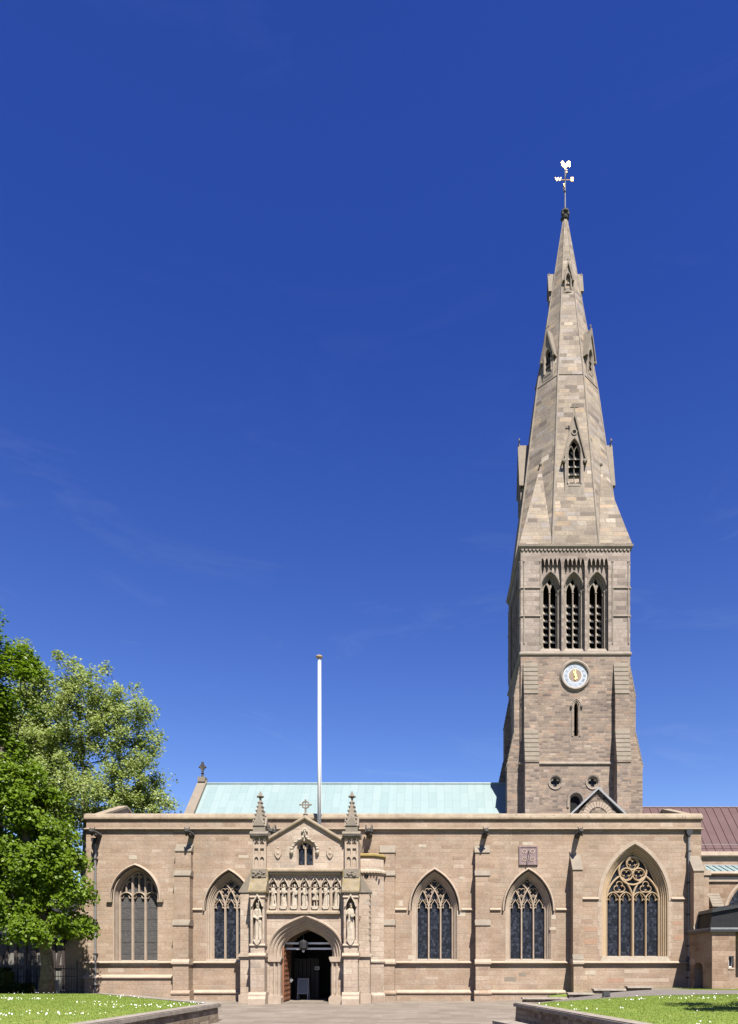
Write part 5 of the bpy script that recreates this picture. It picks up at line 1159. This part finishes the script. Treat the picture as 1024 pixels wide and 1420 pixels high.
for k in range(5): z0 = F(1258 - 4 * k, 5.5); b.prism([(6.2, z0), (5.35 + 0.16 * k, z0), (5.35 + 0.16 * k, z0 + 0.05), (5.5 + 0.16 * k, z0 + 0.19), (6.2, z0 + 0.19)], xa - 0.02, xb + 0.02, 'weather', 'x')
b.build('buttress', cath)

# ================================================================== VESTRY OUTBUILDING at the right edge
vs = empty('vestry', (15.0, -1.5, 0.7)); tag(vs, 'low stone outbuilding with dark roof and shaded doorway at the right edge', 'outbuilding')
def place(o): o.matrix_parent_inverse = Matrix.Translation((-15.0, 1.5, -0.7)); return o
b = MB(); vx0, vx1, vy = X(988, -3.4), X(1020.5, -3.4), -3.4; vzt = F(1291, -3.4)
whl = [(X(1011, -3.4), F(1342, -3.4)), (X(1018, -3.4), F(1342, -3.4)), (X(1018, -3.4), F(1326, -3.4)), (X(1011, -3.4), F(1326, -3.4))]
b.plate([(vx0, 0.3), (vx1, 0.3), (vx1, vzt), (vx0, vzt)], [whl], vy, 0.35, 'vestry')
dr = MB(); dr.plate([(0, 0.3), (-vy - 0.352, 0.3), (-vy - 0.352, vzt), (0, vzt)], [arch(1.55, 0.62, 0.5, F(1347, -1.6), F(1336, -1.6), 8)], 0, 0.35, 'vestry')
# west side wall: turn the plate to face west
b.add([(vx0 + 0.003 + y, -0.35 * 0 - x if False else (-x), z) for x, y, z in dr.v if True], dr.f, 'vestry')
b.box(vx1 - 0.3, 18.5, vy + 1.4, vy + 1.75, 0.3, vzt, 'vestry'); b.box(vx1 - 0.3, vx1 - 0.002, vy + 0.35, vy + 1.4, 0.3, vzt, 'vestry')
b.box(vx0 + 1.0, vx0 + 1.1, vy + 0.36, 0, 0.3, vzt, 'void'); place(b.build('vestry_wall', vs))
b = MB(); b.box(vx0 - 0.14, 18.6, vy - 0.14, 0.35, vzt - 0.06, vzt + 0.07, 'iron'); b.box(vx0 - 0.1, 18.6, vy - 0.1, 0.3, vzt + 0.07, vzt + 0.16, 'lead'); place(b.build('gutter', vs))
b = MB(); yr = -2.6; b.prism([(X(985, yr), F(1287, yr)), (20, F(1287, yr)), (20, F(1238, yr)), (X(1024, yr), F(1253, yr)), (X(989, yr), F(1262, yr))], yr, 0.3, 'slate')
b.prism([(X(986, yr), F(1266, yr)), (X(988, yr), F(1261, yr)), (20, F(1236, yr)), (20, F(1240, yr))], yr - 0.15, 0.4, 'iron'); place(b.build('vestry_roof', vs))
b = MB(); xa, xb, za, zb_ = whl[0][0], whl[1][0], whl[0][1], whl[2][1]
b.box(xa, xb, vy + 0.2, vy + 0.24, za, zb_, 'glass')
for r_ in ((xa, xa + 0.07, za, zb_), (xb - 0.05, xb, za, zb_), (xa, xb, za, za + 0.06), (xa, xb, zb_ - 0.05, zb_)): b.box(r_[0], r_[1], vy + 0.14 + 0.002 * (r_[2] > za), vy + 0.2, r_[2], r_[3], 'white')
b.prism([(vy + 0.2, za + 0.02), (vy - 0.04, za - 0.03), (vy - 0.04, za - 0.09), (vy + 0.2, za - 0.09)], xa - 0.03, xb + 0.03, 'dress', 'x'); place(b.build('window', vs))

# ================================================================== FLAGPOLE, SUNDIAL, SIGNS
fx, fy = X(443, -1), -1.0
fp = empty('flagpole', (fx, fy, F(1150, -1))); tag(fp, 'tall white flagpole rising behind the porch gable', 'flagpole')
b = MB(); zt = F(913, -1) - F(1150, -1); b.tube([(0, 0, -0.8), (0, 0, zt)], [0.105, 0.072], 'white', 14); b.build('pole', fp, smooth=True)
b = MB(); b.lathe((0, 0, zt), [(0.08, 0), (0.17, 0.03), (0.19, 0.08), (0.15, 0.13), (0.05, 0.16)], 'yellow', 14); b.build('cap', fp)
b = MB(); b.tube([(0.13, -0.02, 0.6), (0.1, -0.02, zt - 0.05)], 0.008, 'white', 4); b.box(0.06, 0.14, -0.05, 0.05, 0.7, 0.8, 'pipe'); b.build('halyard', fp)

sdx, sdz, hs2 = X(733), F(1187), 0.53
sdl = empty('sundial', (sdx, 0, sdz)); tag(sdl, 'square purple stone sundial fixed to the wall above a pointed window', 'sundial')
b = MB(); b.box(-hs2, hs2, -0.07, 0.02, -hs2, hs2, 'purple')
b.sweep([(-hs2 + 0.05, -hs2 + 0.05), (hs2 - 0.05, -hs2 + 0.05), (hs2 - 0.05, hs2 - 0.05), (-hs2 + 0.05, hs2 - 0.05)], [(-0.03, 0.02), (-0.03, -0.03), (0.03, -0.03), (0.03, 0.02)], 'purple', closed=True, y=-0.07)
for x_, z_ in ((-0.22, -0.2), (0.22, -0.2), (-0.22, 0.24), (0.22, 0.24)): b.sweep(circ(x_, z_, 0.11, 14), [(-0.02, 0.02), (-0.02, -0.02), (0.02, -0.02), (0.02, 0.02)], 'dress', closed=True, y=-0.07); b.ball((x_, -0.075, z_), (0.05, 0.02, 0.05), 'purple', 6)
for k in range(9): a = pi * (1.08 + 0.84 * k / 8); b.tube([(0.30 * math.cos(a), -0.072, 0.12 + 0.30 * math.sin(a)), (0.44 * math.cos(a), -0.072, 0.12 + 0.44 * math.sin(a))], 0.012, 'dress', 4)
b.build('dial_plate', sdl)
b = MB(); b.tube([(0, -0.05, 0.3), (0, -0.55, -0.12)], 0.022, 'iron', 6); b.tube([(0, -0.05, -0.3), (0, -0.55, -0.12)], 0.012, 'iron', 5); b.build('gnomon', sdl)

ab = empty('sandwich_board', (X(421, 0.2), 0.2, 0.05)); tag(ab, 'grey framed sandwich board standing in the dark porch doorway', 'sign board')
hh = F(1357, 0.2) - 0.05
for s_, nm in ((-1, 'board_front'), (1, 'board_back')):
    b = MB(); f_ = lambda z_: s_ * (0.28 * (1 - z_ / hh) + 0.015)
    def slab(x0, x1, z0, z1, t_, mat):
        b.add([(x, f_(z_) + d_ * s_, z_) for z_ in (z0, z1) for d_ in (-t_, t_) for x in (x0, x1)], [(0, 2, 3, 1), (4, 5, 7, 6), (0, 1, 5, 4), (2, 6, 7, 3), (0, 4, 6, 2), (1, 3, 7, 5)], mat)
    slab(-0.28, 0.28, 0.34, hh, 0.008, 'boardblue')
    slab(-0.31, -0.26, 0, hh, 0.02, 'alu'); slab(0.26, 0.31, 0, hh, 0.0205, 'alu'); slab(-0.31, 0.31, hh - 0.06, hh, 0.022, 'alu'); slab(-0.31, 0.31, 0.32, 0.37, 0.0222, 'alu')
    b.build(nm, ab)
nt_ = empty('notice', (X(440, 0.9), 0.9, F(1343, 0.9))); tag(nt_, 'small white notice hanging in the dark doorway of the porch', 'notice')
b = MB(); b.box(-0.13, 0.13, -0.01, 0.01, -0.09, 0.09, 'paper'); b.box(-0.08, -0.01, -0.014, -0.005, -0.04, 0.04, 'ink'); b.box(0.02, 0.09, -0.0135, -0.005, -0.03, 0.03, 'ink'); b.build('sheet', nt_)
b = MB(); b.tube([(-0.1, 0, 0.08), (-0.1, 0, 1.95)], 0.004, 'iron', 4); b.tube([(0.1, 0, 0.08), (0.1, 0, 1.95)], 0.004, 'iron', 4); b.build('cord', nt_)

# ================================================================== LOW WALLS, SLABS
def low_wall(name, pts, ztop, label, wd=0.34):
    e = empty(name, (pts[0][0], pts[0][1], 0)); tag(e, label, 'low wall')
    ox, oy = pts[0]; body, cop = MB(), MB()
    def ribbon(b, hw, z0, z1, mat, ext=0.0, taper=0.0):
        P = [Vector((x - ox, y - oy)) for x, y in pts]; P[0] = P[0] + (P[0] - P[1]).normalized() * ext; v = []
        for i, p in enumerate(P):
            d = (P[min(i + 1, len(P) - 1)] - P[max(i - 1, 0)]).normalized(); nn = Vector((-d.y, d.x))
            for h_, zz in ((-hw - taper, z0), (hw + taper, z0), (hw, z1), (-hw, z1)): v.append((*(p + nn * h_), zz))
        f = [(i * 4 + k, i * 4 + (k + 1) % 4, i * 4 + 4 + (k + 1) % 4, i * 4 + 4 + k) for i in range(len(P) - 1) for k in range(4)] + [(0, 1, 2, 3), tuple(len(v) - 4 + k for k in (3, 2, 1, 0))]
        b.add(v, f, mat)
    ribbon(body, wd / 2, -0.2, ztop - 0.13, 'lowwall', 0, 0.05); body.build('wall_body', e)
    ribbon(cop, wd / 2 + 0.08, ztop - 0.13, ztop - 0.02, 'kerb', 0.08); ribbon(cop, wd / 2 + 0.04, ztop - 0.021, ztop + 0.01, 'kerb', 0.04); cop.build('coping', e)
low_wall('low_wall', [(-7.68, -14.3), (-8.3, -23.0), (-9.7, -41)], 0.66, 'low stone retaining wall edging the left lawn, sunlit along its paving side')
low_wall('low_wall', [(3.3, -14.2), (5.0, -23.0), (8.8, -41)], 0.68, 'low stone retaining wall edging the right lawn, its paving side in shade')
slabs = [((4.75, -3.6), (7.05, -3.0), 'long flat stone slab at the foot of the wall, nearest the paving'), ((7.1, -3.35), (8.45, -2.7), 'short stone slab beside the foot of the right buttress'), ((8.5, -3.0), (10.15, -2.35), 'grey stone slab on the grass under the large window'), ((10.2, -3.1), (11.5, -2.5), 'stone slab at the start of the tarmac path')]
for (x0, y0), (x1, y1), lb in slabs:
    zb_ = gh((x0 + x1) / 2, y0); o = empty('stone_slab', ((x0 + x1) / 2, (y0 + y1) / 2, zb_)); tag(o, lb, 'stone slab', 'stone slabs along the path')
    w_, d_ = (x1 - x0) / 2, (y1 - y0) / 2
    b = MB(); b.prism([(-d_ - 0.05, 0.13), (-d_, 0.2), (d_, 0.22), (d_, 0.13)], -w_, w_, 'asoil', 'x'); b.build('slab_top', o)
    b = MB(); b.box(-w_ + 0.06, w_ - 0.06, -d_ + 0.05, d_ - 0.02, -0.3, 0.135, 'lowwall'); b.build('slab_base', o)
o = empty('kerb_block', (X(703, -15.5), -15.7, 0)); tag(o, 'flat stone step on the paving at the end of the right low wall', 'stone step')
b = MB(); b.add([(-0.45, 0.6, 0.0), (0.25, 0.75, 0), (0.7, -1.2, 0), (0.15, -1.3, 0), (-0.45, 0.6, 0.11), (0.25, 0.75, 0.11), (0.7, -1.2, 0.11), (0.15, -1.3, 0.11)], [(0, 1, 2, 3), (7, 6, 5, 4), (0, 4, 5, 1), (1, 5, 6, 2), (2, 6, 7, 3), (3, 7, 4, 0)], 'kerb'); b.build('step', o)
o = empty('floodlight', (X(841, -5.6), -5.6, gh(X(841, -5.6), -5.6))); tag(o, 'small black floodlight box on the ground beside the tarmac path', 'floodlight')
b = MB(); b.prism([(-0.13, 0.06), (-0.1, 0.3), (0.13, 0.27), (0.13, 0.06)], -0.15, 0.15, 'iron', 'x'); b.box(-0.17, 0.17, -0.15, -0.115, 0.05, 0.08, 'iron'); b.build('lamp_housing', o)
b = MB(); b.box(-0.18, -0.155, -0.05, 0.05, 0, 0.2, 'iron'); b.box(0.155, 0.18, -0.05, 0.05, 0, 0.2, 'iron'); b.box(-0.18, 0.18, -0.06, 0.06, -0.05, 0.015, 'iron'); b.build('bracket', o)

# ================================================================== LEFT BACKGROUND: timber hall, hedge, railing, bin
th = empty('timber_hall', (-29.5, 7, 0)); tag(th, 'timber framed hall with dark slate roof in the shade behind the maple', 'hall')
def pl2(o): o.matrix_parent_inverse = Matrix.Translation((29.5, -7, 0)); return o
b = MB(); b.box(-40, -22.3, 7, 13, -0.2, 3.9, 'plaster'); pl2(b.build('wall', th))
b = MB(); k = -40.0; i = 0
while k < -22.4:
    b.box(k, k + 0.2, 6.9, 7.02, 0.2, 3.9, 'darkwood')
    if i % 3 == 1: b.prism([(k + 0.2, 1.9), (k + 0.42, 1.9), (k + 0.75, 3.8), (k + 0.55, 3.8)], 6.92, 7.01, 'darkwood')
    k += 0.62; i += 1
for z_ in (0.1, 1.75, 3.75): b.box(-40.05, -22.25, 6.88, 7.015, z_, z_ + 0.2, 'darkwood')
pl2(b.build('timber_frame', th))
b = MB(); b.prism([(6.4, 3.8), (10, 7.4), (13.6, 3.8), (13.6, 3.65), (10, 7.2), (6.4, 3.65)], -40.4, -22.0, 'slate', 'x'); pl2(b.build('roof', th))

hd = MB(); rngh = np.random.default_rng(8)
def leaves(b, pts, size, mat, rng, up=0.35, droop=0.0, out=None):
    """rhombic leaves at pts (N,3)"""
    n = len(pts); k = b.mi(mat); base = len(b.v)
    nrm = rng.normal(size=(n, 3)); nrm[:, 2] = np.abs(nrm[:, 2]) + up; nrm += np.array([0.15, -0.45, 0.1])
    if out is not None: nrm += out * 1.1
    nrm /= np.linalg.norm(nrm, axis=1)[:, None]
    t = np.cross(nrm, rng.normal(size=(n, 3))); t /= np.linalg.norm(t, axis=1)[:, None] + 1e-9; bt = np.cross(nrm, t)
    s_ = size * (0.6 + 0.8 * rng.random(n))[:, None]
    a = pts + t * s_ * 0.62; c = pts - t * s_ * 0.55; d1 = pts + bt * s_ * 0.42 + nrm * s_ * 0.12 - t * s_ * 0.1; d2 = pts - bt * s_ * 0.42 + nrm * s_ * 0.12 - t * s_ * 0.1
    V = np.stack([a, d1, c, d2], 1).reshape(-1, 3); b.v.extend(map(tuple, V.tolist()))
    b.f.extend([(base + 4 * i, base + 4 * i + 1, base + 4 * i + 2, base + 4 * i + 3) for i in range(n)]); b.m.extend([k] * n)
def hedge_pts(n, x0, x1, y0, y1, z0, z1):
    p = rngh.random((n, 3)) * np.array([x1 - x0, y1 - y0, z1 - z0]) + np.array([x0, y0, z0])
    m = rngh.integers(0, 3, n); p[m == 0, 1] = y0 + rngh.normal(size=(m == 0).sum()) * 0.06; p[m == 1, 2] = z1 + rngh.normal(size=(m == 1).sum()) * 0.06; return p
he = empty('hedge', (-24, -3.4, 0.4)); tag(he, 'dark clipped hedge along the back of the left lawn', 'hedge')
leaves(hd, hedge_pts(7000, -30, -21.3, -4.1, -2.9, 0.3, 1.75) + np.array([24, 3.4, -0.4]), 0.13, 'hedge', rngh); leaves(hd, hedge_pts(1500, -21.3, -20.0, -4.1, -3.2, 0.3, 0.95) + np.array([24, 3.4, -0.4]), 0.12, 'hedge', rngh)
hd.build('foliage', he, fix=False)
b = MB(); b.box(-5.9, 2.75, -0.55, 0.4, -0.1, 1.25, 'hedge'); b.box(2.75, 3.95, -0.6, 0.1, -0.1, 0.48, 'hedge'); b.build('stems', he)

rl = empty('iron_railing', (-21.5, -1.0, 0.4)); tag(rl, 'black iron railing in the shade between hedge and cathedral corner', 'railing')
b = MB()
for i in range(36): b.tube([(-2.6 + i * 0.145, 0, 0), (-2.6 + i * 0.145, 0, 1.5)], 0.014, 'iron', 5); b.ball((-2.6 + i * 0.145, 0, 1.53), (0.02, 0.02, 0.05), 'iron', 5)
b.build('bars', rl); b = MB()
for z_ in (0.15, 0.95, 1.35): b.box(-2.65, 2.55, -0.02, 0.02, z_, z_ + 0.04, 'iron')
b.build('rail', rl)
for x_ in (-2.65, -0.05, 2.5):
    b = MB(); b.box(x_ - 0.04, x_ + 0.04, -0.04, 0.04, -0.05, 1.7, 'iron'); b.ball((x_, 0, 1.75), 0.07, 'iron', 6); b.build('post', rl)
bn = empty('litter_bin', (X(77, -3.4), -3.4, 0.42)); tag(bn, 'small grey slatted bin on the path under the maple', 'bin')
b = MB()
for i in range(12): a = i * pi / 6; b.box(0.16 * math.cos(a) - 0.025, 0.16 * math.cos(a) + 0.025, 0.16 * math.sin(a) - 0.025, 0.16 * math.sin(a) + 0.025, 0.04, 0.78, 'bin')
b.lathe((0, 0, 0.02), [(0.12, 0), (0.12, 0.66)], 'iron', 12); b.build('slats', bn)
b = MB(); b.lathe((0, 0, 0.74), [(0.2, 0), (0.2, 0.06), (0.14, 0.08)], 'bin', 14); b.build('rim', bn)

# ================================================================== TREES
def grow(root, trunk, pts, rng, rmin=0.012, power=2.3, rootr=None):
    """minimum-cost tree joining crown points to the trunk; returns list of (p, parent index, radius)"""
    P = [np.array(q, float) for q in trunk]; par = [i - 1 for i in range(len(P))]
    todo = np.array(pts); nT = len(P); cost = [np.linalg.norm(P[i] - P[0]) for i in range(len(P))]
    best = np.full(len(todo), 1e9); bi = np.zeros(len(todo), int)
    def upd(i):
        d = np.linalg.norm(todo - P[i], axis=1); c = d + 0.42 * cost[i] + np.where(todo[:, 2] < P[i][2] - 0.2, 1.2 * (P[i][2] - todo[:, 2]), 0)
        m = c < best; best[m] = c[m]; bi[m] = i
    for i in range(max(0, nT - 4), nT): upd(i)
    done = np.zeros(len(todo), bool)
    for _ in range(len(todo)):
        j = int(np.argmin(np.where(done, 1e9, best))); done[j] = True; k = bi[j]
        q = todo[j]; mid = (P[k] + q) / 2 + rng.normal(size=3) * 0.06 * np.linalg.norm(q - P[k]) + np.array([0, 0, 0.05 * np.linalg.norm(q - P[k])])
        P.append(mid); par.append(k); cost.append(cost[k] + np.linalg.norm(mid - P[k]))
        P.append(q); par.append(len(P) - 2); cost.append(cost[-1] + np.linalg.norm(q - mid)); upd(len(P) - 1)
    n = len(P); acc = np.zeros(n); ch = np.zeros(n, int)
    for i in range(n - 1, 0, -1):
        if ch[i] == 0: acc[i] += rmin ** power
        acc[par[i]] += acc[i]; ch[par[i]] += 1
    r = acc ** (1 / power)
    if rootr: r = r * min(1.0, rootr / r[0]) if False else np.minimum(r * (rootr / r[0]) ** 0.6, rootr * 1.0)
    return P, par, r, ch
def tree(name, label, trunk, centres, leaf, mat, bark, rng, per, spread, size, rootr, cat='tree', out_bias=True):
    o = empty(name, tuple(trunk[0])); tag(o, label, cat, None); base = np.array(trunk[0])
    P, par, r, ch = grow(None, trunk, centres, rng, rootr=rootr)
    b = MB()
    for i in range(1, len(P)):
        if i < len(trunk): continue
        k = par[i]; b.tube([P[k] - base, P[i] - base], [min(r[k], r[i] * 1.25), max(0.012, r[i])], bark, 6 if r[i] > 0.05 else 4, cap=False)
    b.build('limbs', o, fix=False)
    b = MB(); tr = [Vector(q) - Vector(base) for q in trunk]; n = len(tr)
    rr_ = [rootr * (1.35 if i == 0 else 1.0 - 0.35 * i / n) for i in range(n)]; b.tube(tr, rr_, bark, 12); b.build('trunk', o, smooth=True)
    C = np.array(centres); ctr = C.mean(0)
    pts = []; outs = []
    for c in C:
        m = int(per * (0.55 + 0.9 * rng.random())); q = rng.normal(size=(m, 3)); q /= np.linalg.norm(q, axis=1)[:, None]; q *= (rng.random(m) ** 0.5)[:, None]
        q = q * np.array(spread) * (0.7 + 0.6 * rng.random()); dd = (c - ctr); dd = dd / (np.linalg.norm(dd) + 1e-6)
        q[:, 2] -= 0.25 * (q[:, 0] ** 2 + q[:, 1] ** 2)       # clumps droop at the rim
        pts.append(c + q); outs.append(np.repeat(dd[None] * 0.8, m, 0))
    pts = np.concatenate(pts); outs = np.concatenate(outs)
    b = MB(); leaves(b, pts - base, size, mat, rng, 0.5, out=outs if out_bias else None); b.build('crown', o, fix=False)
    return o
def lobes(rng, L_, Y, n, shell=0.55, dscale=1.0):
    """points inside a union of ellipsoid lobes (cx, cz, rx, rz in m)"""
    out = []; wts = np.array([a * c for _, _, a, c in L_]); wts = wts / wts.sum()
    for i in rng.choice(len(L_), n, p=wts):
        cx, cz, rx, rz = L_[i]; q = rng.normal(size=3); q /= np.linalg.norm(q); q *= shell + (1 - shell) * rng.random()
        out.append((cx + q[0] * rx, Y + q[1] * rx * dscale, cz + q[2] * rz))
    return out
rg = np.random.default_rng(21)
mY = -5.0; mk = lambda L_, Y: [(X(a, Y), F(b_, Y), c * (DIST + Y) / 1000, d_ * (DIST + Y) / 1000) for a, b_, c, d_ in L_]
mapleL = mk([(-45, 930, 52, 75), (-10, 876, 22, 36), (6, 918, 26, 26), (34, 940, 22, 16), (12, 965, 30, 16), (-30, 980, 40, 38), (-48, 1060, 64, 74), (-8, 1040, 28, 40), (18, 1085, 36, 34), (46, 1118, 48, 30), (62, 1185, 50, 52), (0, 1225, 70, 66), (86, 1245, 35, 36), (68, 1282, 46, 24), (20, 1284, 62, 26), (-60, 1265, 60, 50), (-150, 1060, 100, 150), (-140, 1230, 90, 70)], mY)
mp_ = lobes(rg, mapleL, mY, 600, 0.58)
mp_ += lobes(rg, mk([(-10, 1200, 60, 80), (-60, 1130, 80, 120), (30, 1230, 40, 50)], -1.0), -1.0, 110, 0.4)  # unseen lobes added behind the crown to shade the timber hall
mp_ = [p for p in mp_ if p[2] > 3.4]
tree('maple_tree', 'bright green maple with dense crown overhanging the left lawn', [(X(64, -4.2), -4.2, 0.3), (X(66, -4.3), -4.3, 2.0), (X(60, -4.5), -4.5, 4.0), (X(45, -5), -5, 7.0), (X(20, -5), -5, 11.0), (X(-20, -5), -5, 14.5)], mp_, None, 'maple', 'bark', rg, 250, (0.72, 0.72, 0.54), 0.155, 0.30)
pY = 16.0
planeL = mk([(112, 985, 58, 80), (180, 1030, 48, 85), (200, 1105, 42, 48), (60, 1040, 60, 80), (36, 935, 20, 48), (120, 1110, 110, 60), (25, 1080, 70, 80), (45, 985, 40, 60), (-20, 1080, 60, 90)], pY)
pp = lobes(rg, planeL, pY, 1050, 0.30, 1.0)
tree('plane_tree', 'pale yellow-green plane tree with airy crown rising behind the cathedral', [(X(118, pY), pY, 0), (X(119, pY), pY, 4.0), (X(117, pY), pY + 0.2, 8.5), (X(120, pY), pY, 13.0), (X(116, pY), pY, 16.5)], pp, None, 'plane', 'planebark', rg, 100, (0.72, 0.72, 0.66), 0.17, 0.30, out_bias=False)
# tree to the right of the photographer, throwing its shade on the right lawn
tL = [(13.2, 8.0, 3.3, 2.4), (15.5, 9.0, 3.2, 2.6)]
tp = lobes(rg, tL, -22.0, 90, 0.4)
tree('shade_tree', 'leafy tree beyond the right edge that shades the right lawn', [(14.5, -22, 0.6), (14.5, -22, 3.2), (14.4, -22, 5.5)], tp, None, 'maple', 'bark', rg, 110, (0.9, 0.9, 0.5), 0.27, 0.22)
